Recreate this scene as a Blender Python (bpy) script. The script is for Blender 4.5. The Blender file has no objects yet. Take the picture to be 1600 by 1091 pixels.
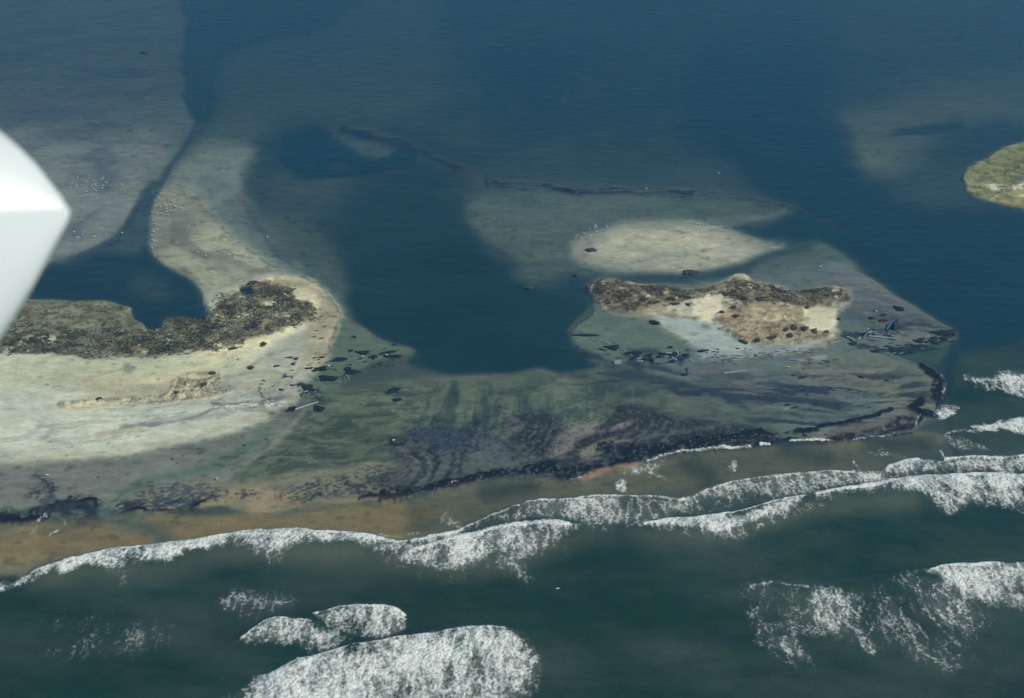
import bpy, bmesh, math, random
import numpy as np
from mathutils import Vector, Matrix, noise as mnoise

# ------------------------------------------------------------------ camera, sky, sun
SC = bpy.context.scene
COL = SC.collection
CH, PITCH, F = 300.0, math.radians(30.0), 2060.0       # camera height (m), look-down angle, focal length (photo px)
cd = bpy.data.cameras.new('camera'); cam = bpy.data.objects.new('camera', cd); COL.objects.link(cam)
cam.location = (0, 0, CH); cam.rotation_euler = (math.pi/2 - PITCH, 0, 0)
cd.sensor_width = 36; cd.lens = 36*F/1600; cd.clip_start = 0.1; cd.clip_end = 60000
cd.dof.use_dof = True; cd.dof.focus_distance = 600; cd.dof.aperture_fstop = 3.2
SC.camera = cam
SUN_EL, SUN_AZ = math.radians(38), math.radians(112)   # azimuth clockwise from +Y (view direction)
w = bpy.data.worlds.new('World'); SC.world = w; w.use_nodes = True
wn = w.node_tree.nodes; bg = wn['Background']
sky = wn.new('ShaderNodeTexSky'); sky.sky_type = 'NISHITA'; sky.sun_disc = False
sky.sun_elevation = SUN_EL; sky.sun_rotation = SUN_AZ
w.node_tree.links.new(sky.outputs[0], bg.inputs[0]); bg.inputs[1].default_value = 0.065
sl = bpy.data.lights.new('sun', 'SUN'); sl.energy = 2.75; sl.angle = math.radians(0.5); sl.color = (1.0, 0.95, 0.86)
so = bpy.data.objects.new('sun', sl); COL.objects.link(so)
sdir = Vector((math.sin(SUN_AZ)*math.cos(SUN_EL), math.cos(SUN_AZ)*math.cos(SUN_EL), math.sin(SUN_EL)))
so.rotation_euler = sdir.to_track_quat('Z', 'Y').to_euler()
SC.view_settings.view_transform = 'Standard'; SC.view_settings.look = 'None'
SC.view_settings.exposure = 0.22; SC.view_settings.gamma = 1.0
SC.cycles.use_denoising = True
SC.cycles.max_bounces = 6; SC.cycles.transparent_max_bounces = 12

R = random.Random(7); rng = np.random.RandomState(11)

# ------------------------------------------------------------------ map helpers
def ground(px, py, z=0.0):
    """point on the level z for a position of the survey sketch (1600 x 1091 units)"""
    x = (np.asarray(px, float)-800)/F; v = (545.5-np.asarray(py, float))/F
    dy = math.cos(PITCH)+v*math.sin(PITCH); dz = -math.sin(PITCH)+v*math.cos(PITCH)
    t = (z-CH)/dz
    return t*x, t*dy
def mpp(py):                                            # metres per map unit across, at that row
    v = (545.5-py)/F; dz = -math.sin(PITCH)+v*math.cos(PITCH)
    return (-CH/dz)/F
_tab = rng.rand(256, 256)
def vnoise(x, y, s=0):
    x = x+s*17.31; y = y+s*41.77
    xi = np.floor(x).astype(np.int64); yi = np.floor(y).astype(np.int64)
    fx = x-xi; fy = y-yi; fx = fx*fx*(3-2*fx); fy = fy*fy*(3-2*fy)
    a = _tab[xi & 255, yi & 255]; b = _tab[(xi+1) & 255, yi & 255]
    c = _tab[xi & 255, (yi+1) & 255]; d = _tab[(xi+1) & 255, (yi+1) & 255]
    return (a*(1-fx)+b*fx)*(1-fy)+(c*(1-fx)+d*fx)*fy
def fbm(x, y, scale, oct=4, s=0, gain=.5):
    v = 0; a = 1; t = 0; f = 1.0/scale
    for k in range(oct):
        v = v+a*vnoise(x*f, y*f, s+k*3.7); t += a; a *= gain; f *= 2.03
    return v/t                                          # 0..1, mean .5
def sstep(a, b, x):
    t = np.clip((x-a)/(b-a), 0, 1); return t*t*(3-2*t)
def srgb(c): 
    c = np.asarray(c, float)/255; return np.where(c <= .04045, c/12.92, ((c+.055)/1.055)**2.4)
LIGHT = np.array([0.66, 0.66, 0.70])                   # what a white level surface returns in this light
def alb(c): return np.clip(srgb(c)/LIGHT, 0.004, .85)

def catmull(pts, closed, n=5):
    P = np.array(pts, float); N = len(P); out = []
    rg = range(N) if closed else range(N-1)
    for i in rg:
        if closed: p0, p1, p2, p3 = P[i-1], P[i], P[(i+1) % N], P[(i+2) % N]
        else: p0, p1, p2, p3 = P[max(i-1, 0)], P[i], P[i+1], P[min(i+2, N-1)]
        for k in range(n):
            t = k/n
            out.append(.5*((2*p1)+(-p0+p2)*t+(2*p0-5*p1+4*p2-p3)*t*t+(-p0+3*p1-3*p2+p3)*t**3))
    if not closed: out.append(P[-1])
    return np.array(out)

class Shape:
    """signed distance (inside > 0) of a traced outline, or minus the distance to a traced line, on a local raster"""
    def __init__(self, pts, closed=True, pad=60, n=3, smooth=True):
        P = catmull(pts, closed, n) if smooth else np.array(pts, float)
        self.pad = pad
        x0, y0 = P.min(0)-pad; x1, y1 = P.max(0)+pad
        x0 = max(x0, -400); y0 = max(y0, -420); x1 = min(x1, 2000); y1 = min(y1, 1400)
        area = (x1-x0)*(y1-y0); self.st = st = 2.0 if area < 2.5e5 else (3.0 if area < 7e5 else 4.0)
        nx = int((x1-x0)/st)+3; ny = int((y1-y0)/st)+3
        self.x0, self.y0, self.nx, self.ny = x0, y0, nx, ny
        X, Y = np.meshgrid((x0+np.arange(nx)*st).astype(np.float32), (y0+np.arange(ny)*st).astype(np.float32))
        d2 = np.full(X.shape, 1e9, np.float32); ins = np.zeros(X.shape, bool)
        M = len(P)
        for i in range(M if closed else M-1):
            ax, ay = P[i]; bx, by = P[(i+1) % M]
            ex, ey = bx-ax, by-ay; L = ex*ex+ey*ey+1e-9
            t = np.clip(((X-ax)*ex+(Y-ay)*ey)/L, 0, 1)
            dx = X-ax-t*ex; dy = (Y-ay-t*ey)
            np.minimum(d2, dx*dx+dy*dy, out=d2)
            if closed and ay != by:
                c = ((Y >= ay) != (Y >= by)) & (X < (ex*(Y-ay)/(ey if ey else 1e-9)+ax))
                ins ^= c
        d = np.sqrt(d2); self.sd = np.where(ins, d, -d) if closed else -d
    def at(self, x, y):
        u = (x-self.x0)/self.st; v = (y-self.y0)/self.st
        ok = (u >= 0) & (v >= 0) & (u < self.nx-1.01) & (v < self.ny-1.01)
        out = np.full(x.shape, -1e3, float)
        uu = u[ok]; vv = v[ok]; i = uu.astype(int); j = vv.astype(int); fu = uu-i; fv = vv-j
        S = self.sd
        out[ok] = (S[j, i]*(1-fu)+S[j, i+1]*fu)*(1-fv)+(S[j+1, i]*(1-fu)+S[j+1, i+1]*fu)*fv
        return out

# ------------------------------------------------------------------ survey grid (map units) -> world
STEP = 1.6
gx = np.arange(-300, 1901, STEP); gy = np.arange(-260, 1261, STEP)
GX, GY = np.meshgrid(gx, gy); gsh = GX.shape
mx, my = GX.ravel(), GY.ravel()
wx, wy = ground(mx, my); n = len(mx)
H = np.full(n, -1.7); C = np.zeros((n, 3)); C[:] = alb((120, 122, 100))
TINT = np.zeros(n); TURB = np.zeros(n); WET = np.ones(n)

def getmask(sh, feather=4, warp=3, ws=12, seed=1, off=0, X=None):
    x, y, a, b = X if X is not None else (mx, my, wx, wy)
    sel = np.nonzero((x > sh.x0-5) & (x < sh.x0+sh.nx*sh.st+5) & (y > sh.y0-5) & (y < sh.y0+sh.ny*sh.st+5))[0]
    xs, ys, aa, bb = x[sel], y[sel], a[sel], b[sel]
    if warp:
        wa = warp*1.5
        xs = xs+(fbm(aa, bb, ws, 5, seed, .6)-.5)*4.2*wa; ys = ys+(fbm(aa, bb*1.3, ws, 5, seed+9, .6)-.5)*2.4*wa
    d = sh.at(xs, ys)+off
    return sel, sstep(-feather, feather, d), d
def tex(sel, scale=6, lo=.35, hi=.65, seed=3, ang=0, asp=1, oct=4):
    a, b = wx[sel], wy[sel]; c, s = math.cos(ang), math.sin(ang)
    u = (a*c+b*s)/asp; v = (-a*s+b*c)
    return sstep(lo, hi, fbm(u, v, scale, oct, seed))
def paint(sh, feather=4, warp=3, ws=12, seed=1, h=None, dh=None, col=None, op=1.0, hop=1.0, t=None, tint=None, turb=None, wet=None, off=0):
    sel, m, d = getmask(sh, feather, warp, ws, seed, off)
    if t is not None: m = m*tex(sel, **t)
    if h is not None: H[sel] += (h-H[sel])*m*hop
    if dh is not None: H[sel] += dh*m
    if col is not None: C[sel] += (alb(col)-C[sel])*(m*op)[:, None]
    if tint is not None: TINT[sel] += (tint-TINT[sel])*m
    if turb is not None: TURB[sel] += (turb-TURB[sel])*m
    if wet is not None: WET[sel] += (wet-WET[sel])*m
PG = lambda pts, **k: Shape(pts, True, **k)
LN = lambda pts, wd, **k: (lambda s: (setattr(s, 'sd', s.sd+wd), s)[1])(Shape(pts, False, **k))

# ================================================================== survey: heights, bed and sand colours
SAND = (160, 160, 140); WSAND = (112, 118, 106); PEAT = (30, 38, 50); ORANGE = (150, 138, 104)
H[:] = -1.2; H += (fbm(wx, wy, 90, 5, 21, .6)-.5)*1.3
TINT[:] = sstep(560, 760, my+0*mx)
# --- bay bottom
H[:] += .25*sstep(260, 60, my)*sstep(1500, 200, mx+.3*my)            # broad shallows at the far side
paint(PG([(1250,325),(1150,352),(1180,368),(1275,372),(1340,405),(1480,495),(1500,520),(1560,560),(1900,560),(1900,340),(1500,335),(1400,300),(1250,250),(1150,200),(1180,290)]), 26, 8, 50, 14, h=-2.3, tint=.2)
paint(PG([(-400,-300),(300,-300),(300,40),(291,100),(297,165),(315,185),(270,255),(243,290),(212,335),(185,368),(160,383),(130,398),(75,415),(45,445),(-60,480),(-400,500)]), 7, 2, 30, 2, h=-.42, col=(132,130,118))
paint(PG([(-400,150),(120,200),(260,190),(275,235),(243,285),(212,335),(185,368),(160,382),(130,397),(75,415),(45,445),(-60,480),(-400,500)]), 30, 8, 40, 3, h=-.07, col=(128,126,116), off=-12)
paint(PG([(350,-80),(640,-100),(700,150),(560,190),(450,200),(400,260),(370,300),(430,380),(520,430),(555,520),(640,550),(700,560),(500,640),(340,500),(262,425),(230,388),(229,345),(240,295),(262,262),(290,225),(330,170),(345,110)]), 34, 8, 60, 4, h=-.66, col=(120,124,104))
paint(PG([(330,215),(400,230),(380,300),(440,370),(520,440),(545,500),(480,500),(340,480),(262,425),(230,388),(229,345),(240,298),(262,268),(290,232)]), 16, 5, 40, 5, h=-.16, col=(126,128,114), off=-4)
paint(PG([(305,300),(345,345),(385,385),(425,408),(470,430),(515,455),(530,490),(480,500),(350,480),(320,462),(300,440),(262,425),(230,388),(229,345),(238,310),(262,290)]), 7, 3, 30, 6, h=.06, col=(120,124,110))
paint(PG([(340,350),(390,392),(440,425),(500,450),(528,486),(530,510),(480,520),(340,490),(320,462),(300,440),(262,418),(245,400),(290,372)]), 14, 4, 30, 7, h=.3, col=(148,150,128))
# creek and pool
paint(LN([(330,120),(316,175),(295,220),(268,256),(246,290),(229,325),(225,375)], 2.2), 6, 2, 30, 8, h=-1.05, col=(96,104,92))
paint(LN([(312,90),(316,140),(318,175)], 12), 16, 3, 30, 8, h=-1.3, col=(96,104,92))
paint(PG([(300,-100),(297,45),(293,100),(298,165),(318,185),(330,130),(336,90),(400,58),(520,30),(620,-100)]), 14, 4, 30, 8, h=-1.55, col=(96,108,100))
pool = PG([(53,440),(78,414),(110,402),(150,385),(182,367),(203,337),(222,300),(246,285),(234,310),(230,345),(230,385),(240,402),(265,421),(295,437),(310,455),(320,475),(327,490),(312,500),(300,497),(285,493),(265,495),(250,507),(240,516),(222,515),(205,505),(196,490),(183,475),(140,470),(53,470)])
paint(pool, 6, 1.2, 10, 9, h=-1.35, col=(84,94,92))
paint(PG([(85,400),(110,404),(130,400),(150,388),(182,369),(203,339),(222,300),(246,285),(232,330),(229,378),(215,395),(190,398),(150,398),(100,416)]), 9, 3, 20, 9, h=-.6)
paint(PG([(205,430),(235,424),(262,440),(268,462),(240,468),(212,455)]), 16, 4, 30, 9, h=-1.15, col=(130,128,112))
# deep throat of the breach
paint(PG([(520,330),(600,250),(720,250),(750,340),(780,420),(650,480),(540,440)]), 45, 10, 50, 10, h=-1.65, tint=.2)
paint(PG([(575,400),(640,370),(715,375),(740,400),(770,420),(815,440),(850,462),(905,480),(915,495),(890,515),(895,540),(925,560),(880,578),(850,570),(800,580),(750,581),(690,581),(640,570),(655,548),(590,525),(560,500),(545,470),(541,440),(548,410)]), 16, 6, 40, 10, h=-2.1, tint=.5, col=(96,108,96))
paint(PG([(448,212),(478,198),(520,208),(545,225),(570,240),(625,235),(650,248),(612,256),(590,268),(520,275),(465,270),(440,250),(438,232)]), 8, 4, 25, 11, h=-2.2, col=(60,70,74))
paint(PG([(520,202),(580,200),(610,215),(615,245),(575,250),(545,235),(530,222)]), 9, 5, 20, 12, h=-.7, col=(120,124,104))
paint(PG([(510,255),(530,250),(550,258),(535,268),(512,266)]), 7, 4, 20, 12, h=-.9, hop=.6, col=(110,112,96))
# far right shoals
paint(PG([(1290,190),(1400,130),(1700,60),(2000,60),(2000,200),(1560,190),(1490,210),(1440,240),(1400,275),(1350,270),(1300,240)]), 34, 12, 60, 13, h=-.5, col=(124,122,98))
paint(PG([(1290,-200),(1330,100),(1700,60),(1900,-200)]), 40, 9, 60, 13, h=-.75, col=(116,118,100))
paint(PG([(1100,60),(1290,70),(1290,180),(1320,300),(1180,250),(1080,200)]), 30, 8, 60, 14, h=-2.6)
paint(PG([(740,60),(960,50),(900,110),(840,170),(760,120)]), 30, 8, 60, 14, h=-2.2)
paint(PG([(1370,300),(1460,260),(1520,240),(1500,310),(1440,330)]), 18, 6, 40, 15, h=-1.0, col=(110,112,96))
# weed bands (dark eelgrass on the bottom)
def weed(pts, wd, f=4, op=.9, lo=.45, hi=.6, sc=7, ang=-.3, asp=5, seed=31, col=(22,30,44), h=None):
    paint(LN(pts, wd), f, 3, 10, seed, col=col, op=op, t=dict(scale=sc, lo=lo, hi=hi, ang=ang, asp=asp, seed=seed), h=h)
weed([(540,205),(610,220),(650,233),(700,255),(745,275),(762,288)], 8, 7, 1., .25, .45, ang=-.65, h=-.3)
weed([(560,210),(600,215),(640,232)], 6, 5, .9, .35, .55, h=-.4)
# sand flat in the middle right
flat = PG([(728,330),(738,305),(765,287),(850,287),(900,290),(1000,297),(1130,302),(1200,314),(1237,325),(1200,345),(1145,352),(1180,368),(1225,383),(1185,402),(1080,426),(960,432),(900,432),(830,442),(795,415),(755,375)])
paint(flat, 18, 6, 25, 16, h=-.68, col=(122,124,104))
paint(PG([(700,300),(740,270),(800,262),(1000,262),(1130,285),(1180,310),(900,300),(740,300)]), 22, 6, 30, 17, h=-1.0, hop=.8, col=(118,122,104))
paint(PG([(745,310),(850,305),(1100,310),(1235,325),(1140,350),(1000,338),(930,350),(880,390),(860,420),(820,400),(770,370)]), 22, 8, 40, 18, h=-.5, col=(112,116,98))
weed([(765,286),(830,292),(892,297),(950,299),(1010,300),(1080,302)], 7, 3, 1, .46, .54, sc=3, ang=-.1, asp=5, seed=33, h=-.15)
weed([(880,296),(1000,300),(1130,303),(1200,314),(1260,330),(1330,360)], 3, 4, 1, .2, .45, ang=-.1, seed=34, h=-.25)
weed([(590,420),(640,425),(700,432)], 9, 8, .75, .5, .65, seed=35, h=-.8, ang=-.1)
weed([(600,405),(660,412)], 6, 8, .6, .5, .65, seed=36, h=-.9, ang=-.1)
weed([(1250,125),(1275,115),(1290,113)], 4, 4, .8, .35, .6, seed=36, h=-.9, ang=.2)
weed([(1330,108),(1420,75),(1540,55)], 3, 4, .7, .58, .68, seed=37, h=-.8, ang=.2)
weed([(1330,150),(1380,142),(1520,100)], 3, 4, .6, .55, .68, seed=38, h=-.8, ang=.2)
weed([(1370,228),(1420,208),(1500,196)], 9, 8, .7, .42, .6, seed=39, h=-.9, ang=.3, asp=8)
weed([(1460,235),(1500,215),(1570,195)], 10, 12, .5, .3, .6, seed=40, ang=.3, asp=8)
for p in [(1362,88),(1208,130),(1212,180),(1410,127),(1390,78),(1500,57),(710,180),(537,196)]:
    weed([(p[0]-5,p[1]),(p[0]+6,p[1]-1)], 2, 2.5, .7, .1, .3, seed=41, h=-.9)
paint(LN([(105,208),(135,218),(160,221),(210,221),(265,225)], 1.2), 3, 2, 15, 42, col=(60,66,70), op=.55)
paint(PG([(95,215),(170,225),(180,275),(160,330),(130,375),(100,380),(135,320),(140,260)]), 14, 8, 20, 42, col=(70,74,84), op=.55, t=dict(scale=14, lo=.4, hi=.65, seed=42, ang=1.1, asp=2))
paint(PG([(360,330),(440,330),(540,390),(545,470),(520,470),(430,410),(380,370)]), 26, 8, 40, 5, h=-.62, hop=.8)
paint(LN([(305,310),(340,348),(380,385),(425,415),(470,437)], 1.3), 2.5, 2, 10, 43, col=(50,56,62), op=.75, t=dict(scale=4, lo=.3, hi=.5, seed=44))
paint(LN([(372,310),(400,345),(420,375),(440,400)], 5), 8, 4, 14, 44, col=(54,60,62), op=.5)
paint(LN([(425,395),(455,413),(490,430)], 1.5), 4, 3, 10, 44, col=(50,56,62), op=.6)
paint(LN([(250,375),(300,395),(370,430)], 9), 10, 6, 16, 46, col=(100,102,98), op=.5, t=dict(scale=9, lo=.4, hi=.6, seed=46, ang=-.9, asp=3))
# --- sand bar, dry
paint(PG([(888,398),(895,378),(935,357),(990,345),(1060,340),(1105,345),(1150,360),(1200,376),(1228,384),(1190,399),(1140,415),(1085,424),(1000,425),(940,419),(900,408)]), 9, 3, 25, 19, h=.1, col=(122,124,112))
paint(PG([(925,395),(938,375),(985,358),(1060,352),(1130,365),(1185,385),(1175,400),(1130,413),(1080,421),(1010,421),(960,412),(930,403)]), 12, 5, 25, 20, h=.45, col=(150,150,132))
paint(PG([(950,372),(1000,364),(1060,362),(1130,380),(1165,393),(1120,408),(1040,416),(980,405)]), 12, 5, 25, 20, h=.6, col=(160,158,138), op=.8, t=dict(scale=18, lo=.3, hi=.55, seed=20, ang=0, asp=4))
for L in ([(995,385),(1010,395),(1030,402),(1055,400)], [(1068,388),(1074,397),(1070,404)], [(978,377),(1005,372)], [(1020,356),(1055,360),(1080,370)]):
    paint(LN(L, 1.2), 3, 2, 10, 22, col=(104,108,98), op=.6)
paint(LN([(1105,343),(1140,346),(1185,340),(1225,330)], 3), 7, 4, 12, 23, h=-.1, col=(88,94,100), op=.7)
# flat between bar and island right, deeper shade
paint(PG([(1180,410),(1222,392),(1275,372),(1312,388),(1336,408),(1325,425),(1250,428),(1170,434)]), 7, 3, 25, 24, h=-.65, col=(122,126,108))
paint(LN([(935,440),(1000,436),(1090,433),(1150,420),(1200,400),(1262,384)], 4), 10, 4, 25, 25, h=-1.0, col=(96,104,84))
paint(PG([(1060,440),(1085,432),(1110,440),(1098,458),(1070,456)]), 7, 3, 12, 25, h=-1.6)
# --- ground around the island
plat = PG([(905,545),(890,520),(905,492),(922,475),(915,445),(940,438),(1000,443),(1060,450),(1110,448),(1160,432),(1200,432),(1250,422),(1300,420),(1345,428),(1400,462),(1450,490),(1492,520),(1475,538),(1440,546),(1385,553),(1400,563),(1440,573),(1466,588),(1475,620),(1470,642),(1430,640),(1440,655),(1425,670),(1340,684),(1260,692),(1200,695),(1100,706),(1010,716),(940,735),(870,752),(760,748),(640,775),(570,782),(480,786),(380,760),(350,735),(450,640),(480,600),(520,560),(545,510),(600,532),(650,548),(640,572),(690,583),(750,583),(800,582),(850,573),(880,582),(925,574),(950,560)])
paint(plat, 5, 3, 20, 26, h=-.34, col=(98,102,84), tint=.6, turb=.55)
paint(PG([(655,552),(600,560),(562,578),(533,600),(545,608),(600,600),(650,586),(700,586),(660,565)]), 7, 3, 12, 26, h=-1.25, col=(84,96,84), tint=.5)
paint(PG([(470,490),(540,500),(600,532),(650,548),(600,560),(560,575),(520,600),(480,640),(440,660),(460,600),(490,560)]), 9, 4, 20, 26, h=-.2, col=(100,108,90))
paint(PG([(1175,432),(1240,421),(1300,419),(1345,428),(1400,462),(1450,490),(1485,520),(1440,540),(1385,553),(1440,573),(1466,588),(1470,640),(1425,668),(1340,684),(1200,692),(1210,640),(1100,612),(1040,590),(960,560),(905,540),(893,515),(910,490),(935,480),(940,440),(1000,445)]), 12, 5, 25, 27, h=-.02, col=(100,106,96))
paint(PG([(890,512),(900,490),(930,478),(990,500),(1040,520),(1080,545),(1060,560),(960,552),(905,540)]), 14, 5, 25, 28, h=-.2, col=(102,112,96))
paint(PG([(880,478),(915,478),(924,490),(905,505),(885,515)]), 5, 2, 12, 28, h=-1.5)
paint(LN([(1300,430),(1340,450),(1380,480),(1420,500)], 18), 22, 8, 25, 28, h=.08, col=(100,102,104))
paint(LN([(1270,560),(1340,590),(1400,600),(1440,620)], 26), 26, 8, 25, 29, h=.06, col=(96,102,90))
paint(LN([(1120,580),(1200,600),(1300,620)], 20), 26, 8, 25, 29, h=.02, col=(86,92,90))
paint(PG([(1400,553),(1440,545),(1490,530),(1475,560),(1440,572)]), 6, 3, 12, 30, h=-.7, col=(90,104,74))
paint(LN([(1390,553),(1415,562),(1440,572),(1462,585)], 1), 2.5, 1, 8, 30, col=(110,114,110), h=.05)
# shade of the fan: green shallows, sand streaks
paint(PG([(455,640),(520,605),(600,590),(700,590),(900,590),(1050,600),(1080,640),(1000,640),(940,660),(900,672),(860,640),(800,640),(740,655),(700,665),(620,680),(600,730),(480,745),(380,755),(360,735)]), 16, 6, 30, 50, h=-.28, col=(98,102,80))
paint(LN([(620,600),(660,640),(640,700),(560,720),(460,740)], 30), 30, 12, 20, 51, h=-.2, col=(114,114,96), op=.6, t=dict(scale=14, lo=.35, hi=.65, seed=52, ang=-.2, asp=4))
for k in range(0):
    x0 = R.uniform(430, 640); y0 = R.uniform(610, 735)
    if x0+ (735-y0)*.2 < 470: continue
    paint(LN([(x0-30, y0+R.uniform(-3, 3)), (x0, y0-3), (x0+30, y0+R.uniform(-3, 5))], 1, pad=25), 4, 4, 8, 60+k, h=-.42, hop=.7, col=(70,82,66), op=.35)
def streak(pts, wd, f, col, op=.8, h=None, lo=.3, hi=.55, sc=7, ang=0., asp=6, seed=70, warp=4):
    paint(LN(pts, wd), f, warp, 10, seed, col=col, op=op, h=h, hop=.7, t=dict(scale=sc, lo=lo, hi=hi, ang=ang, asp=asp, seed=seed))
# dark plumes that fan bayward from the peat
PLUME = (([(704,598),(717,596),(712,630),(706,650),(712,672),(672,670),(682,645),(694,622)], .8), ([(704,612),(714,606),(710,640),(702,668),(690,668),(696,640)], .6), ([(741,640),(745,652),(743,668),(730,673),(716,671),(730,658)], .8),
  ([(756,606),(761,640),(766,676),(750,674),(751,645)], .85), ([(766,600),(771,606),(770,620),(766,618)], .8), ([(809,614),(830,626),(852,640),(865,652),(840,655),(812,652)], .8), ([(851,612),(862,635),(880,668),(872,664),(856,640)], .7), ([(776,608),(784,614),(780,618)], .5),
  ([(905,605),(960,604),(1000,618),(950,612)], .4), ([(893,588),(905,584),(925,586),(905,591)], .7), ([(666,626),(671,630),(668,640),(664,636)], .7))
streak([(668,635),(668,628)], 1.5, 2, (40,50,50), .6, lo=0, hi=.1)
for pts, wd in (([(870,600),(900,640),(905,665)], 26), ([(790,610),(800,650)], 12), ([(722,640),(745,670)], 9)):
    streak(pts, wd, 18, (120,126,106), .55, -.15, .3, .6, ang=-.5)
# long dark streaks off the island tip
for pts, wd, o in (([(905,550),(960,575),(1030,595),(1110,610),(1170,640)], 7, .9), ([(930,560),(960,585),(1020,605),(1090,620)], 7, .9), ([(960,610),(1050,622),(1120,640),(1190,672)], 4, .8),
                ([(980,570),(1040,580),(1080,600)], 5, .9), ([(890,585),(930,580),(980,600)], 3, .7), ([(1060,650),(1130,655),(1190,668)], 4, .7), ([(950,600),(1000,612),(1060,618)], 2.5, .9)):
    streak(pts, wd, 5, (36,46,60), o, -.3, .3, .5, ang=-.45, asp=8)
for pts, wd, o in (([(1100,600),(1180,620),(1280,632),(1360,628)], 14, .6), ([(1150,625),(1250,640),(1350,640)], 12, .65), ([(1110,640),(1200,650),(1330,645)], 10, .55), ([(1130,585),(1200,595),(1260,600)], 8, .5), ([(1190,560),(1240,565),(1290,560)], 6, .6), ([(1270,580),(1300,588),(1330,605)], 8, .7), ([(1195,612),(1230,600),(1250,606)],6,.5), ([(1330,600),(1360,605),(1400,612)],7,.4)):
    streak(pts, wd, 8, (44,52,64), o, None, .5, .62, 5, -.06, 7, seed=int(pts[0][0]))
# mottled black sand and silt, drawn out by the overwash currents
def swirl(pts, f, col, op, lo, hi, sc, ang, asp, seed, amp=10, h=None, dh=None):
    sh = PG(pts); sel, m, d = getmask(sh, f, 4, 12, seed)
    a, b = wx[sel], wy[sel]; c, s_ = math.cos(ang), math.sin(ang)
    a = a+(fbm(a, b, 28, 3, seed+50)-.5)*amp*4; b = b+(fbm(a, b, 28, 3, seed+60)-.5)*amp*4
    u = (a*c+b*s_)/asp; v = (-a*s_+b*c); q = sstep(lo, hi, fbm(u, v, sc, 5, seed, .6)); m = m*q
    C[sel] += (alb(col)-C[sel])*(m*op)[:, None]
    if dh is not None: H[sel] += dh*m
FAN = [(470,640),(600,600),(760,592),(900,592),(1000,600),(1100,615),(1180,650),(1190,690),(1000,715),(870,745),(640,770),(560,740),(430,745),(400,720)]
swirl(FAN, 20, (52,58,50), .7, .49, .62, 5, .35, 3, 810)
swirl(FAN, 20, (112,116,92), .5, .54, .70, 9, .15, 3, 811)
swirl([(900,560),(1050,590),(1200,590),(1400,575),(1460,620),(1430,665),(1200,690),(1050,650),(930,600)], 18, (40,46,58), .9, .48, .60, 4., -.12, 7, 812, 5)
swirl([(900,560),(1050,590),(1200,590),(1400,575),(1460,620),(1430,665),(1200,690),(1050,650),(930,600)], 18, (112,112,98), .5, .54, .68, 6, -.1, 6, 813, 5)
swirl([(1180,432),(1300,420),(1400,462),(1480,515),(1380,520),(1310,500),(1320,450)], 12, (70,76,84), .6, .46, .62, 9, -.35, 4, 814, 6)
swirl([(720,300),(1130,300),(1230,325),(1140,352),(900,350),(860,430),(780,400)], 20, (92,98,86), .5, .48, .64, 10, .2, 3, 815)
swirl([(-300,60),(290,60),(300,170),(200,340),(60,420),(-300,420)], 20, (96,98,104), .5, .5, .66, 22, .5, 3, 816)
swirl([(240,300),(300,240),(400,330),(520,450),(320,450),(250,400)], 14, (88,92,88), .5, .5, .64, 9, -.9, 4, 817)
swirl([(430,650),(500,620),(600,598),(690,600),(690,660),(620,680),(600,730),(480,745),(390,750)], 14, (60,66,52), .7, .50, .60, 2.6, .12, 3.2, 823, 4)
swirl([(430,650),(500,620),(600,598),(760,600),(690,660),(620,680),(600,730),(480,745),(390,750)], 14, (122,122,100), .6, .54, .64, 2.6, .12, 3.2, 824, 4)
swirl([(880,590),(1100,640),(1190,680),(1060,650),(960,632),(900,665),(820,640),(780,600)], 14, (58,64,54), .5, .52, .62, 3, .3, 4, 825, 5)
for pl, o_ in PLUME:
    paint(PG(pl, pad=24), 5.0, 2.0, 8, 560, h=-.45, hop=.6, col=(44,56,58), op=o_*.85)
for k in range(90):                                     # fine current lines that fan out from the peat towards the breach
    a_ = R.random(); xb = 640+a_*380; yb = 668+R.uniform(-14, 14)-a_*22; L_ = R.uniform(18, 60); lean = (a_-.30)*-.9
    xt = xb+L_*(.25+lean*.6)*(.6); yt = yb-L_*R.uniform(.8, 1.1)
    xt = max(min(xt, xb+25), xb-35)
    paint(LN([(xb, yb), ((xb+xt)/2+R.uniform(-2, 2), (yb+yt)/2), (xt, yt)], R.uniform(.3, 1.4), pad=10), 2.4, 1.5, 8, 1000+k, col=(46,56,54) if R.random() < .6 else (124,124,104), op=R.uniform(.25, .55))
for k in range(60):                                     # and along the flat below the island
    xb = R.uniform(900, 1380); yb = 560+(xb-900)*.02+R.uniform(0, 90); L_ = R.uniform(20, 70); sl = .30*max(0, (1150-xb)/250)-.04
    paint(LN([(xb-L_/2, yb-sl*L_/2), (xb, yb+R.uniform(-1, 1)), (xb+L_/2, yb+sl*L_/2)], R.uniform(.3, 1.6), pad=10), 2.4, 2, 8, 1100+k, col=(40,48,56) if R.random() < .65 else (120,122,110), op=R.uniform(.3, .6))
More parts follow.
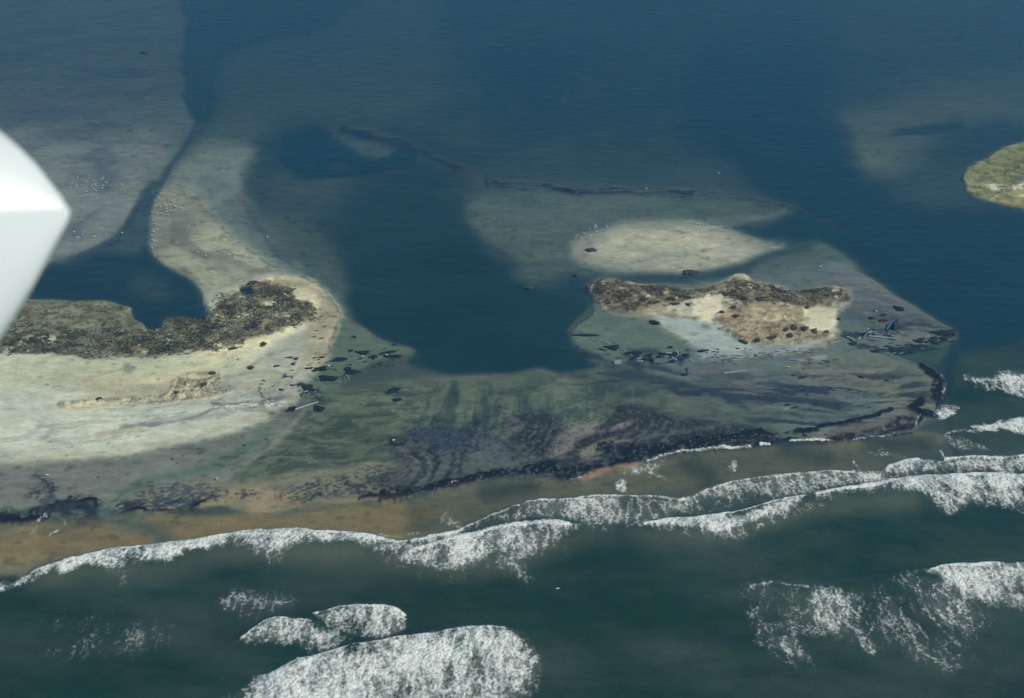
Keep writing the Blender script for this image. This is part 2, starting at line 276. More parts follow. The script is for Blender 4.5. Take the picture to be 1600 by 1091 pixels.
# --- the left spit
spit = PG([(-400,468),(50,470),(183,474),(203,492),(210,508),(228,517),(247,513),(262,498),(290,494),(308,500),(326,491),(322,470),(345,450),(400,430),(450,432),(495,445),(516,465),(527,486),(526,512),(514,545),(500,575),(470,612),(448,640),(400,668),(330,692),(240,710),(150,722),(50,728),(-400,740)])
paint(spit, 9, 4, 20, 80, h=.75, col=(144,148,134))
paint(PG([(-400,600),(60,600),(200,630),(330,630),(440,625),(440,645),(390,668),(320,688),(230,700),(120,712),(-400,715)]), 16, 6, 20, 81, h=.95, col=(156,164,152))
paint(LN([(-50,728),(60,722),(150,712),(240,698),(330,680),(400,655),(445,630),(465,600)], 6), 9, 4, 20, 81, col=(140,142,128), op=.7)
paint(PG([(-400,560),(60,558),(180,560),(300,560),(380,540),(430,525),(400,560),(340,590),(200,600),(-400,605)]), 10, 5, 20, 82, h=1.5, col=(152,158,138))
paint(PG([(345,480),(420,440),(480,450),(500,490),(440,530),(380,560),(330,575),(300,560)]), 10, 5, 20, 83, h=1.9, col=(166,164,136))
for off_, c_, o_ in ((0, (176,178,166), .5), (8, (120,126,126), .35), (14, (178,176,158), .45), (22, (118,118,106), .3)):
    paint(LN([(452-off_*.2,452+off_),(492-off_*.6,462+off_),(512-off_,484+off_*.5),(508-off_,515),(494-off_,548),(472-off_,585),(440-off_,618)], 1.5, pad=16), 3.5, 2.5, 12, 1200+off_, col=c_, op=o_)
paint(PG([(490,480),(524,490),(520,520),(505,565),(485,570),(465,575),(470,550),(485,520)]), 12, 4, 15, 84, h=.7, col=(148,140,114), op=.75)
paint(LN([(430,440),(480,450),(512,470),(524,492)], 7), 8, 3, 15, 84, h=.6, col=(146,138,112), op=.7)
paint(LN([(470,432),(500,448),(520,470),(531,492),(522,520),(514,550)], 1.6), 2.5, 2, 8, 85, col=(56,62,66), op=.75, t=dict(scale=3, lo=.3, hi=.5, seed=85))
paint(LN([(442,424),(470,437),(492,448)], 1), 2, 1, 8, 85, col=(150,155,150), op=.6)
streak([(440,622),(420,635),(380,642),(330,650),(300,655)], 4, 5, (104,112,112), .7, None, .4, .6, 2.5, .2, 3, 86)
streak([(50,640),(120,632),(200,640),(300,635),(360,628)], 4, 6, (110,118,116), .6, None, .4, .6, 5, .1, 9, 87)
streak([(190,670),(240,665),(300,655),(340,640)], 2.2, 2.5, (72,82,88), .8, None, .25, .45, 5, .2, 6, 88)
streak([(230,652),(300,648),(345,640)], 5, 5, (108,118,124), .6, None, .35, .55, 4, .15, 9, 88)
streak([(170,578),(190,582),(205,586),(200,590)], 2.5, 4, (104,100,88), .4, None, .2, .5, 5, .1, 3, 89)
for L, wd in (([(130,599),(160,590),(190,582)], .9), ([(82,609),(92,607),(100,609)], .9), ([(186,602),(192,597),(200,597),(197,604),(195,612),(189,615)], .8), ([(110,605),(122,604),(125,612),(112,614)], .6), ([(140,600),(170,610),(185,618)], .7)):
    paint(LN(L, wd), 1.8, 1, 6, 90, col=(104,98,82), op=.7)
paint(PG([(192,575),(204,572),(209,580),(200,590),(193,583)]), 5, 4, 5, 90, col=(84,90,90), op=.7)
paint(LN([(410,600),(418,570),(432,550)], .5), 1.4, 1, 6, 90, col=(110,110,96), op=.5)
for y0 in (596, 612):
    paint(PG([(130,y0),(260,y0-14),(330,y0-18),(280,y0+6),(150,y0+14)]), 10, 4, 18, 91, col=(150,148,120), op=.5)
for k in range(46):
    x0 = R.uniform(40, 400); t_ = R.random(); y0 = (722-.14*x0 if x0 < 200 else 700-.28*(x0-150))-t_*60+R.uniform(-4, 4); L_ = R.uniform(12, 60); sl_ = -.06-.1*(x0/400)
    dk_ = R.random() < .55
    paint(LN([(x0-L_, y0-sl_*L_), (x0, y0+R.uniform(-1.5, 1.5)), (x0+L_, y0+sl_*L_)], R.uniform(.5, 1.6), pad=12), 1.8, 2, 8, 830+k, col=(92,96,96) if dk_ else (178,182,170), op=R.uniform(.25, .6))
for k in range(70):
    x0 = R.uniform(60, 460); y0 = R.uniform(565, 720)
    paint(LN([(x0-2, y0), (x0+R.uniform(1, 5), y0-1)], R.uniform(.5, 1.3), pad=8), 1.4, 1, 4, 880+k, col=(78,80,74), op=R.uniform(.4, .9))
streak([(335,632),(370,633),(410,630),(440,627)], 5, 3, (84,94,100), .85, None, .50, .56, 1.4, .1, 2, 899, 3)
streak([(340,640),(380,640),(420,636),(445,630)], 4, 3, (186,192,180), .8, None, .50, .56, 1.6, .1, 2, 898, 3)
# dune bank (grassy, brown edged) along the lower spit
paint(PG([(90,640),(97,632),(140,628),(220,622),(260,615),(275,598),(300,583),(330,585),(350,592),(330,605),(345,615),(365,613),(350,620),(300,628),(215,634),(190,637),(130,636),(100,641)]), 3, 2, 8, 92, h=1.6, col=(120,114,92), op=.8, t=dict(scale=3, lo=.36, hi=.58, seed=92))
paint(LN([(92,641),(110,643),(150,639),(205,636),(260,630),(330,622)], .9), 1.6, 1, 6, 92, col=(96,86,58), op=.8, h=1.2)
paint(PG([(98,641),(140,632),(205,633),(160,641),(110,644)]), 2, 1, 6, 92, col=(164,162,132), op=.8)
streak([(60,676),(120,685),(180,680),(220,676)], 9, 8, (118,114,96), .6, None, .48, .6, 4, .15, 3, 93)
paint(LN([(190,680),(205,676),(220,674),(222,680),(200,684)], .8), 1.5, 1, 6, 93, col=(130,112,72), op=.8)
streak([(50,680),(80,690),(110,700)], 7, 6, (112,122,130), .6, None, .4, .6, 5, .1, 3, 94)
streak([(50,722),(110,728),(180,722),(260,708),(330,690),(400,670)], 3, 4, (88,94,96), .6, None, .35, .6, 6, .2, 7, 95)
# wet beach below the spit
paint(PG([(-400,740),(50,728),(150,722),(240,708),(330,690),(400,670),(440,648),(470,640),(430,690),(360,740),(330,755),(250,770),(200,790),(140,800),(100,790),(-400,800)]), 6, 3, 20, 96, h=.25, col=(108,112,104), off=2)
paint(LN([(150,800),(190,770),(240,750),(300,735),(360,715),(420,680)], 9), 12, 4, 20, 97, h=-.08, col=(92,104,88), op=.8)
streak([(250,705),(290,700),(300,698)], 3, 4, (64,74,84), .7, None, .2, .45, 5, .2, 5, 98)
streak([(400,660),(430,650),(470,640),(450,660)], 5, 6, (70,78,72), .7, None, .42, .6, 4, .2, 2, 99)
# berm of the open coast with orange sand and peat litter
paint(PG([(190,800),(215,770),(300,752),(340,750),(400,748),(470,738),(540,728),(600,722),(640,735),(700,760),(640,770),(590,778),(500,786),(440,800),(380,800),(320,785),(250,803),(210,800)]), 5, 3, 14, 100, h=.3, col=(112,112,94))
paint(PG([(330,770),(370,762),(430,765),(470,778),(440,792),(400,800),(380,790),(355,785),(320,792),(300,788)]), 6, 3, 12, 101, h=.35, col=(142,128,100), op=.8)
paint(LN([(470,790),(540,782),(600,780)], 3), 6, 3, 12, 101, h=.1, col=(132,116,86), op=.7)
paint(PG([(205,790),(215,768),(260,757),(310,755),(350,762),(362,770),(340,785),(300,795),(260,800),(240,800)]), 5, 4, 10, 102, col=(52,62,72), op=.85, t=dict(scale=.9, lo=.42, hi=.56, seed=102, ang=.2, asp=1.6))
paint(PG([(250,780),(300,765),(360,768),(340,786),(260,798)]), 7, 4, 10, 102, col=(60,68,76), op=.6, t=dict(scale=1.0, lo=.4, hi=.6, seed=103, ang=.1, asp=2))
paint(PG([(440,770),(480,750),(540,740),(600,728),(650,740),(640,765),(580,770),(520,778),(470,782)]), 5, 4, 10, 104, col=(46,54,62), op=.85, t=dict(scale=.9, lo=.46, hi=.57, seed=105, ang=.2, asp=1.6))
paint(PG([(575,745),(620,730),(680,735),(650,760),(600,768)]), 9, 4, 10, 104, col=(58,66,62), op=.7)
paint(LN([(395,757),(440,750),(500,737),(560,728)], 1), 2.5, 2, 6, 104, col=(70,68,58), op=.6, t=dict(scale=2.5, lo=.4, hi=.6, seed=106))
for pts_, w_, hh_ in (([(150,806),(220,790),(300,780),(360,772),(440,775),(520,765),(600,755)], 9, .0), ([(50,770),(90,778),(150,790),(200,795)], 10, .0), ([(60,745),(90,765),(110,785)], 9, 0)):
    sel, m, d = getmask(LN(pts_, w_), 7, 5, 12, 1300)
    q = sstep(.47, .58, fbm(wx[sel]*.8, wy[sel], 1.2, 4, 1301, .6)*.6+fbm(wx[sel], wy[sel], 7, 3, 1302)*.4)*m; C[sel] += (alb((36,44,54))-C[sel])*(q*.85)[:, None]
# --- black peat outcrop of the washover
paint(PG([(611,690),(622,680),(650,668),(680,668),(730,672),(738,655),(750,655),(752,672),(775,682),(800,690),(850,700),(870,730),(820,738),(760,745),(690,760),(640,770),(610,760),(640,735),(625,715)]), 4, 4, 12, 110, h=.12, col=(42,50,56))
paint(PG([(620,700),(650,690),(665,705),(655,725),(640,730),(630,715)]), 5, 4, 8, 111, col=(92,92,98), op=.7, t=dict(scale=4, lo=.45, hi=.6, seed=111, ang=.5, asp=2))
paint(PG([(632,765),(655,745),(650,718),(665,705),(680,720),(675,750),(690,748),(684,700),(700,708),(715,705),(712,750),(700,755),(660,765)]), 4, 3, 8, 112, col=(88,98,88), op=.7, t=dict(scale=6, lo=.3, hi=.6, seed=112, ang=1.3, asp=4))
PT = [(611,690),(640,668),(730,672),(745,655),(780,682),(800,690),(850,640),(890,680),(930,665),(968,636),(1065,655),(1190,672),(1205,690),(1010,714),(870,750),(760,745),(690,760),(640,770),(610,750)]
swirl(PT, 4, (30,36,46), .75, .50, .60, 4, .6, 4, 820, 8)
swirl(PT, 4, (98,98,100), .5, .60, .70, 3.5, .4, 4, 821, 8)
swirl(PT, 6, (74,80,72), .6, .52, .64, 10, .9, 2, 822, 8)
paint(PG([(640,672),(700,668),(765,680),(790,695),(770,702),(700,704),(665,700),(645,690)]), 5, 3, 8, 561, col=(52,62,74), op=.8)
paint(PG([(655,704),(690,708),(760,706),(800,712),(830,705),(850,715),(820,732),(760,740),(690,752),(650,762),(640,755),(665,730)]), 5, 3, 8, 562, col=(78,88,82), op=.75)
for L, wd in (([(648,705),(662,725),(655,745),(640,765)], 5), ([(675,703),(682,730),(672,755)], 5), ([(705,702),(707,740),(700,745)], 4), ([(722,704),(724,740)], 4), ([(760,700),(770,730)], 0)):
    if wd: streak(L, wd, 4, (32,42,48), .9, None, .1, .35, ang=1.4, asp=4)
paint(PG([(735,690),(760,688),(790,695),(800,715),(780,730),(745,725),(732,705)]), 6, 4, 10, 113, col=(84,92,96), op=.6, t=dict(scale=8, lo=.3, hi=.6, seed=113))
paint(PG([(783,665),(800,645),(812,648),(818,660),(800,675),(786,680)]), 3, 3, 8, 113, col=(78,78,86), op=.9, h=.05)
paint(PG([(795,690),(820,670),(805,650),(850,640),(872,665),(890,680),(930,665),(958,652),(968,636),(985,634),(1040,645),(1065,655),(1110,655),(1190,672),(1205,690),(1120,700),(1010,714),(930,735),(870,750),(830,735),(850,715),(820,700)]), 4, 4, 12, 114, h=.1, col=(44,50,54))
paint(PG([(860,695),(880,675),(925,660),(975,655),(990,662),(950,675),(900,690),(905,712),(940,700),(960,690),(985,685),(960,700),(930,720),(880,715),(850,715)]), 5, 4, 8, 115, h=.2, col=(122,116,112), op=.85, t=dict(scale=5, lo=.35, hi=.55, seed=115, ang=.5, asp=3))
paint(PG([(905,705),(935,690),(960,682),(950,695),(930,712),(908,716)]), 4, 2, 8, 116, col=(112,112,92), h=.25)
for k in range(9):                                      # swirls in the peat
    a0 = 800+k*7; 
    paint(LN([(a0+40,668-k*2),(a0+25,690),(a0-2,712+k*2)], 1.2), 2.2, 2, 8, 117+k, col=(36,42,50) if k % 2 else (84,90,88), op=.55)
for k in range(8):
    a0 = 970+k*10
    paint(LN([(a0+28,655+k),(a0+24,672),(a0+2,684+k)], 1.6), 2.4, 3, 8, 127+k, col=(34,42,54) if k % 2 else (88,94,88), op=.6)
paint(LN([(1000,690),(1040,680),(1090,672),(1130,662)], 6), 7, 4, 12, 128, col=(86,92,84), op=.7, t=dict(scale=6, lo=.35, hi=.6, seed=128, ang=.2, asp=4))
paint(LN([(905,690),(950,680),(985,668),(1000,655)], 1.5), 2.5, 2, 8, 129, col=(34,38,50), op=.8)
# the black peat scarp at the water's edge
scarp = [([(-200,800),(50,812),(75,796),(100,794),(128,790),(145,800)], 4, .4), ([(50,800),(90,790),(140,782),(150,790)], 3.2, .35), ([(146,798),(130,808),(120,825),(128,830)], 2, .2), ([(140,822),(165,810),(210,798),(228,797),(245,806),(270,806)], 2, .3), ([(245,797),(290,795),(330,780)], 1.5, .3),
  ([(600,778),(640,770),(700,757),(760,745),(830,735),(868,730)], 3.8, .6), ([(560,780),(600,775),(640,772)], 1.8, .4), ([(595,770),(615,778),(640,775)], 4, .4), ([(820,750),(860,752),(900,748),(925,738),(980,728),(1000,722)], 3.2, .5), ([(870,735),(930,735),(965,722),(1005,718)], 2, .4),
  ([(940,700),(1000,702),(1060,697),(1130,685),(1190,680),(1210,690)], 4.5, .6), ([(990,712),(1050,706),(1130,698),(1200,694),(1250,693)], 2.8, .5), ([(960,720),(990,722),(1003,722)], 2.4, .4), ([(1212,680),(1260,672),(1310,662),(1360,650),(1392,642)], 2, .3), ([(1215,688),(1280,690),(1340,686),(1400,672),(1428,666)], 2.8, .4),
  ([(1300,680),(1350,672),(1400,662),(1430,655)], 5, .3), ([(1395,660),(1430,660),(1432,648)], 7, .4), ([(1425,636),(1440,645),(1465,650)], 5, .35), ([(1424,640),(1436,628)], 5, .3), ([(1440,572),(1462,585),(1472,592)], 3, .35), ([(1455,582),(1470,600),(1472,625),(1470,640)], 6, .35), ([(1465,600),(1462,620)], 7, .3)]
for k, (L, wd, hh) in enumerate(scarp):
    paint(LN(L, wd+1.3 if k not in (5, 8, 9, 10, 11) else wd*1.5+1), 2.0, 3.2 if k not in (5, 8, 9, 10, 11) else 5.5, 6, 140+k, h=hh, col=(14,20,32), op=1, t=dict(scale=3, lo=.18, hi=.36, seed=140+k))
paint(PG([(-200,790),(50,800),(75,790),(92,784),(130,783),(148,790),(152,806),(140,818),(124,828),(118,814),(98,802),(75,806),(50,832),(-200,860)]), 5, 5, 6, 164, h=.15, col=(20,26,38), op=.95, t=dict(scale=3, lo=.34, hi=.50, seed=164))
paint(PG([(50,795),(90,775),(70,755),(50,750)]), 10, 6, 10, 165, col=(50,58,70), op=.8, t=dict(scale=5, lo=.35, hi=.6, seed=165))
paint(PG([(80,765),(140,785),(150,800),(110,805),(60,810)]), 10, 6, 10, 166, h=.1, col=(52,58,66), op=.7, t=dict(scale=5, lo=.35, hi=.6, seed=166))
paint(PG([(1240,690),(1300,672),(1390,650),(1420,640),(1430,660),(1380,672),(1300,682)]), 5, 4, 12, 167, h=.2, col=(104,102,92), op=.8)
paint(PG([(1150,690),(1190,686),(1250,692),(1300,688),(1430,668),(1300,680)]), 4, 3, 8, 168, col=(70,66,72), op=.6, t=dict(scale=3, lo=.45, hi=.6, seed=168))
# --- foreshore under thin brown water
fore = PG([(-400,830),(50,820),(100,812),(145,826),(215,803),(300,806),(390,804),(450,800),(520,790),(600,784),(640,780),(760,752),(840,746),(900,755),(980,732),(1060,712),(1200,698),(1330,690),(1440,672),(1480,690),(1400,730),(1300,740),(1180,752),(1080,775),(960,778),(830,785),(760,805),(700,828),(640,842),(560,836),(480,832),(380,838),(300,848),(230,855),(150,866),(50,896),(-400,960)])
paint(fore, 6, 2, 20, 170, h=-.28, col=(120,110,84), turb=.9, tint=1)
paint(PG([(50,820),(300,806),(400,804),(520,792),(640,784),(700,790),(640,835),(560,832),(480,828),(380,834),(230,850),(60,880),(-100,880)]), 16, 4, 30, 171, h=-.12, col=(126,106,72), turb=1)
paint(PG([(640,790),(700,775),(760,757),(840,752),(910,760),(985,738),(1060,716),(1200,702),(1330,694),(1430,682),(1500,700),(1400,735),(1300,745),(1180,757),(1080,780),(960,783),(830,790),(760,810),(700,832),(640,845)]), 22, 6, 25, 171, h=-.95, hop=.85, turb=.62)
paint(LN([(170,808),(230,822),(260,840)], 10), 14, 4, 20, 171, h=-.3, col=(92,98,84), turb=.7)
paint(PG([(905,748),(930,736),(985,724),(1000,724),(985,732),(940,742),(918,750)]), 2.5, 2, 8, 172, h=.12, col=(128,106,84))
paint(PG([(655,790),(760,770),(840,770),(900,765),(1000,745),(1100,730),(1080,760),(960,772),(840,775),(760,795),(700,815)]), 12, 6, 25, 173, h=-.55, hop=.8, turb=.65)
for L in ([(1075,720),(1110,740),(1105,755)], [(760,770),(800,765),(830,760)], [(1220,700),(1290,712)], [(1360,690),(1450,690)]):
    paint(LN(L, 9), 14, 6, 20, 174, h=-1.3, hop=.7, turb=.25, col=(40,50,60), op=.4)
paint(LN([(120,790),(150,808),(120,815),(60,830)], 6), 10, 4, 20, 175, h=-.5, turb=.2)
# --- open sea
sea = PG([(-400,965),(50,900),(150,885),(240,870),(300,862),(450,850),(560,850),(640,860),(740,830),(900,820),(1060,812),(1200,790),(1330,765),(1480,745),(1500,690),(1475,640),(1480,610),(1500,560),(1560,545),(2100,500),(2100,1500),(-400,1500)])
paint(sea, 9, 3, 30, 180, h=-2.6, tint=1, turb=.12)
paint(LN([(50,905),(150,893),(250,885),(330,870),(450,862),(560,868),(640,880),(760,885),(880,850),(950,835),(1100,838),(1200,815),(1300,790),(1420,780)], 16), 22, 6, 30, 181, turb=.55)
paint(PG([(1350,690),(1500,640),(1700,620),(1700,700),(1450,730)]), 20, 6, 30, 182, turb=.3)
paint(LN([(500,960),(620,1000),(900,985),(1150,960)], 40), 60, 10, 60, 183, turb=.0)
sel, m, d = getmask(sea, 30, 3, 30, 185)
TURB[sel] += m*.42*(fbm(wx[sel]*.45+.1*wy[sel], wy[sel], 22, 5, 186, .6)-.5)*1.6  # swell shading and brown silt bands, both put into the water colour
# --- island of dunes, right of the breach
paint(PG([(918,448),(940,440),(985,441),(1000,448),(1060,450),(1090,455),(1118,445),(1142,432),(1165,430),(1178,442),(1215,448),(1235,458),(1258,452),(1300,448),(1325,455),(1330,470),(1322,480),(1300,500),(1310,520),(1290,535),(1240,540),(1190,545),(1130,548),(1080,540),(1040,520),(1020,500),(985,492),(950,488),(930,470)]), 6, 3, 15, 190, h=.8, col=(140,142,126))
paint(PG([(1030,493),(1100,498),(1140,515),(1180,540),(1280,538),(1270,545),(1190,552),(1130,556),(1090,548),(1060,525),(1035,508)]), 10, 4, 15, 191, h=.5, col=(150,160,154))
paint(PG([(940,442),(1000,450),(1100,458),(1150,435),(1180,446),(1240,462),(1310,452),(1320,470),(1260,482),(1260,495),(1200,500),(1160,505),(1120,495),(1090,495),(1040,490),(980,488),(940,470)]), 6, 4, 15, 192, h=2.2, col=(148,148,134))
paint(PG([(1095,470),(1125,468),(1135,490),(1115,505),(1085,495)]), 6, 3, 12, 193, h=1.4, col=(168,166,146))
paint(PG([(1262,482),(1300,485),(1305,505),(1290,522),(1265,520),(1258,500)]), 6, 3, 12, 194, h=1.0, col=(164,160,140))
paint(PG([(1125,515),(1150,512),(1180,505),(1250,508),(1262,515),(1290,522),(1300,525),(1280,535),(1220,537),(1170,535),(1145,525)]), 3, 3, 8, 195, h=1.9, col=(126,118,96), op=.8)
paint(PG([(1112,502),(1130,490),(1200,492),(1255,488),(1210,498),(1160,506),(1125,505)]), 4, 3, 8, 196, h=2.0, col=(126,118,98), op=.7)
paint(LN([(1040,493),(1070,497),(1098,500)], 1), 2, 1, 6, 197, col=(120,104,78), op=.8)
for k, (L, wd) in enumerate([([(1240,563),(1285,557)], 5), ([(1135,565),(1180,568)], 6), ([(1100,555),(1180,556)], 5), ([(1185,552),(1240,550),(1265,545)], 4)]):
    streak(L, wd, 5, (150,160,156) if k != 1 else (96,104,112), .5, None, .45, .6, 2.5, -.1, 4, 198+k)
streak([(1170,580),(1140,583),(1110,575)], 4, 5, (70,78,86), .5, None, .4, .6, 4, 0, 5, 205)
for L, wd in (([(1320,520),(1360,518),(1400,515),(1460,520)], 3), ([(1330,530),(1350,545),(1400,548),(1460,538),(1485,525)], 3.5), ([(1395,512),(1440,505),(1460,515)], 2.5), ([(1335,528),(1345,520)], 4), ([(1465,515),(1485,522)], 6), ([(1370,545),(1410,550)], 3)):
    streak(L, wd, 4, (28,36,48), .9, None, .35, .5, 2.5, 0, 4, 210)
for L, wd in (([(1000,566),(1030,560),(1060,560),(1075,552)], 5), ([(1005,560),(1018,566)], 5), ([(470,606),(490,610),(500,622)], 6), ([(330*4,522),(1380,520),(1400,516)], 4), ([(1345,540),(1400,546),(1450,540),(1480,528)], 3), ([(570,583),(640,563)],0)):
    if wd: streak(L, wd, 3, (20,26,38), .95, None, .42, .5, 1.8, .1, 2, 219, 3)
for L, wd in (([(985,560),(1010,550),(1040,553),(1065,565)], 7), ([(970,545),(990,550)], 4), ([(955,552),(985,565),(1000,575)], 6)):
    streak(L, wd, 5, (34,44,58), .8, None, .3, .5, 4, 0, 2, 213)
streak([(1340,495),(1440,500),(1480,512)], 6, 8, (60,70,70), .5, None, .4, .6, 6, -.2, 6, 214)
ISL = [(940,442),(1000,450),(1100,456),(1150,436),(1180,446),(1240,460),(1310,452),(1322,470),(1262,482),(1255,500),(1290,522),(1280,534),(1170,536),(1125,515),(1095,495),(1040,490),(980,488),(935,470)]
paint(PG(ISL), 4, 4, 8, 250, col=(112,104,84), op=.75, t=dict(scale=5, lo=.46, hi=.60, seed=250))
paint(PG(ISL), 4, 4, 8, 251, col=(78,72,62), op=.75, t=dict(scale=2.2, lo=.54, hi=.62, seed=251))
paint(PG([(1140,472),(1200,474),(1255,484),(1250,496),(1190,502),(1130,500)]), 6, 4, 8, 252, col=(122,112,88), op=.8, t=dict(scale=3, lo=.36, hi=.56, seed=252))
paint(PG([(1095,470),(1122,470),(1132,488),(1112,505),(1088,494)]), 5, 3, 10, 253, col=(172,170,150), op=.9)
paint(PG([(1264,484),(1300,486),(1304,505),(1290,521),(1266,518),(1258,500)]), 5, 3, 10, 254, col=(166,166,146), op=.9)
for L in ([(932,472),(960,488),(985,491),(1030,492),(1060,497),(1095,501)], [(1124,515),(1145,525),(1170,535),(1220,538),(1270,536),(1295,527)], [(1112,503),(1140,503),(1165,507)]):  # shade of the dune scarp, painted as a brown line along its foot
    paint(LN(L, .9), 1.8, 2, 6, 255, col=(88,74,56), op=.85)
paint(PG([(1345,676),(1385,660),(1410,650),(1430,650),(1432,668),(1390,676)]), 5, 5, 8, 256, col=(22,28,40), op=.9, t=dict(scale=2, lo=.38, hi=.5, seed=256))
# far right grassy islet
paint(PG([(1506,275),(1515,262),(1540,248),(1580,225),(1700,200),(1700,340),(1580,322),(1550,316),(1525,308),(1508,295)]), 4, 3, 15, 220, h=.7, col=(122,122,84))
paint(PG([(1530,282),(1560,290),(1700,280),(1700,335),(1580,318),(1540,308),(1530,300)]), 5, 5, 12, 221, h=1.0, col=(166,168,156), t=dict(scale=7, lo=.4, hi=.6, seed=221))
paint(PG([(1506,275),(1540,248),(1700,200),(1700,340),(1525,308)]), 4, 5, 8, 222, col=(82,88,66), op=.7, t=dict(scale=5, lo=.5, hi=.62, seed=222))
for pl, sd in (([(-200,515),(50,505),(90,512),(140,515),(185,505),(215,518),(245,515),(262,502),(295,495),(325,490),(350,470),(400,446),(455,450),(462,470),(492,484),(494,496),(470,512),(440,522),(400,532),(370,547),(330,554),(290,554),(250,560),(210,562),(165,564),(140,570),(115,560),(60,557),(-200,552)], 240),
           ([(922,450),(940,442),(975,442),(1000,449),(1050,450),(1085,456),(1110,449),(1135,447),(1160,445),(1200,447),(1235,458),(1258,453),(1300,450),(1322,457),(1325,472),(1300,480),(1260,482),(1225,478),(1200,478),(1165,478),(1140,470),(1110,462),(1080,475),(1055,482),(1020,480),(1000,490),(960,487),(940,475),(928,465)], 241)):
    paint(PG(pl), 3, 4, 8, sd, col=(96,92,72), op=.9, t=dict(scale=6, lo=.30, hi=.44, seed=sd))
    paint(PG(pl), 3, 4, 8, sd, col=(62,62,52), op=.8, t=dict(scale=4, lo=.44, hi=.56, seed=sd+5))
# left marsh shelf by the pool (dull green grass on grey mud)
paint(PG([(-400,468),(50,470),(183,472),(205,492),(225,517),(150,520),(60,525),(-400,525)]), 4, 3, 12, 230, h=.5, col=(104,102,82))
MSH = [(-200,472),(50,474),(183,475),(203,492),(218,515),(150,520),(60,525),(-200,525)]
paint(PG(MSH), 4, 3, 8, 232, col=(72,76,56), op=.8, t=dict(scale=2.6, lo=.50, hi=.60, seed=232, ang=.3, asp=1.6))
paint(PG(MSH), 4, 3, 8, 233, col=(134,134,112), op=.7, t=dict(scale=3.0, lo=.54, hi=.62, seed=233, ang=.3, asp=2.2))
paint(PG([(60,500),(130,505),(200,500),(170,520),(70,522)]), 9, 6, 9, 231, col=(128,130,112), op=.7, t=dict(scale=5, lo=.4, hi=.6, seed=231, ang=.2, asp=2))
paint(PG([(372,450),(385,448),(395,455),(410,458),(395,463),(380,463)]), 3, 1, 6, 232, h=-.6, col=(40,48,58))

farf = sstep(330, 60, my); H -= farf*.62*(H > -1.4)      # the far shoals lie deeper
# small natural relief and grain
land = sstep(.1, .8, H)
H += land*(fbm(wx, wy, 14, 4, 300)-.5)*.7 + sstep(1.2, 2.0, H)*(fbm(wx, wy, 6, 3, 301)-.4)*1.0
flatm = 1-sstep(-.1, .5, np.abs(H+.2)-.35)
H += flatm*(fbm(wx, wy, 16, 5, 302)-.5)*.16
pk = np.clip(1-C.mean(1)/.09, 0, 1)*(H > -.2)           # peat is lumpy
H += pk*(fbm(wx, wy, 1.8, 3, 303)-.45)*.7
g = fbm(wx, wy, 25, 6, 304, .6)*.5+fbm(wx+.2*wy+20*fbm(wx, wy, 40, 3, 307), wy*2.5, 9, 5, 305, .6)*.5
C *= (1+(g-.5)*1.0)[:, None]
sp = fbm(wx*.6, wy, 3.0, 3, 306); C *= (1-.35*sstep(.66, .8, sp)*(1-sstep(.5, 1.2, H)))[:, None]

dry = sstep(.45, .95, H)
C *= 1+dry[:, None]*np.array([.50, .40, .30])
C *= np.array([.99, 1.0, 1.0])
WB = 1-sstep(-.9, -.1, H); C *= 1-WB[:, None]*np.array([.12, .05, .0])

TURB[:] = np.clip(TURB, 0, 1)

# scattered black silt and wrack where the peat breaks up
sel, m, d = getmask(PG([(560,735),(611,690),(640,660),(740,650),(850,636),(965,630),(1100,652),(1200,672),(1210,695),(1010,722),(870,756),(760,750),(640,785),(560,785)]), 8, 5, 10, 940)
q = sstep(.56, .62, fbm(wx[sel]*.9, wy[sel], 1.3, 4, 941, .6))*m; C[sel] += (alb((16,22,32))-C[sel])*(q*.5)[:, None]
q = sstep(.60, .66, fbm(wx[sel]*.9, wy[sel], 1.1, 4, 942, .6))*m; C[sel] += (alb((116,114,108))-C[sel])*(q*.3)[:, None]

# ================================================================== materials
def newmat(name):
    m = bpy.data.materials.new(name); m.use_nodes = True; nt = m.node_tree
    for nn in list(nt.nodes): nt.nodes.remove(nn)
    out = nt.nodes.new('ShaderNodeOutputMaterial'); return m, nt, out
def N(nt, t, **k):
    nd = nt.nodes.new(t)
    for a, b in k.items():
        if a.startswith('i_'): nd.inputs[int(a[2:]) if a[2:].isdigit() else a[2:].replace('_', ' ')].default_value = b
        else: setattr(nd, a, b)
    return nd
def noise_node(nt, scale, detail=4, rough=.55, vec=None, dist=0):
    nd = N(nt, 'ShaderNodeTexNoise'); nd.inputs['Scale'].default_value = scale; nd.inputs['Detail'].default_value = detail
    nd.inputs['Roughness'].default_value = rough; nd.inputs['Distortion'].default_value = dist
    if vec: nt.links.new(vec, nd.inputs['Vector'])
    return nd
def mapping(nt, src, scale=(1, 1, 1), rot=(0, 0, 0)):
    mp = N(nt, 'ShaderNodeMapping'); mp.inputs['Scale'].default_value = scale; mp.inputs['Rotation'].default_value = rot
    nt.links.new(src, mp.inputs['Vector']); return mp.outputs[0]
def mathn(nt, op, a, b=None, clamp=False):
    nd = N(nt, 'ShaderNodeMath', operation=op, use_clamp=clamp)
    for i, v in enumerate((a, b)):
        if v is None: continue
        if isinstance(v, (int, float)): nd.inputs[i].default_value = v
        else: nt.links.new(v, nd.inputs[i])
    return nd.outputs[0]
def maprange(nt, v, a, b, c=0, d=1, smooth=True):
    nd = N(nt, 'ShaderNodeMapRange', interpolation_type='SMOOTHSTEP' if smooth else 'LINEAR')
    for i, q in enumerate((v, a, b, c, d)):
        if isinstance(q, (int, float)): nd.inputs[i].default_value = q
        else: nt.links.new(q, nd.inputs[i])
    return nd.outputs[0]
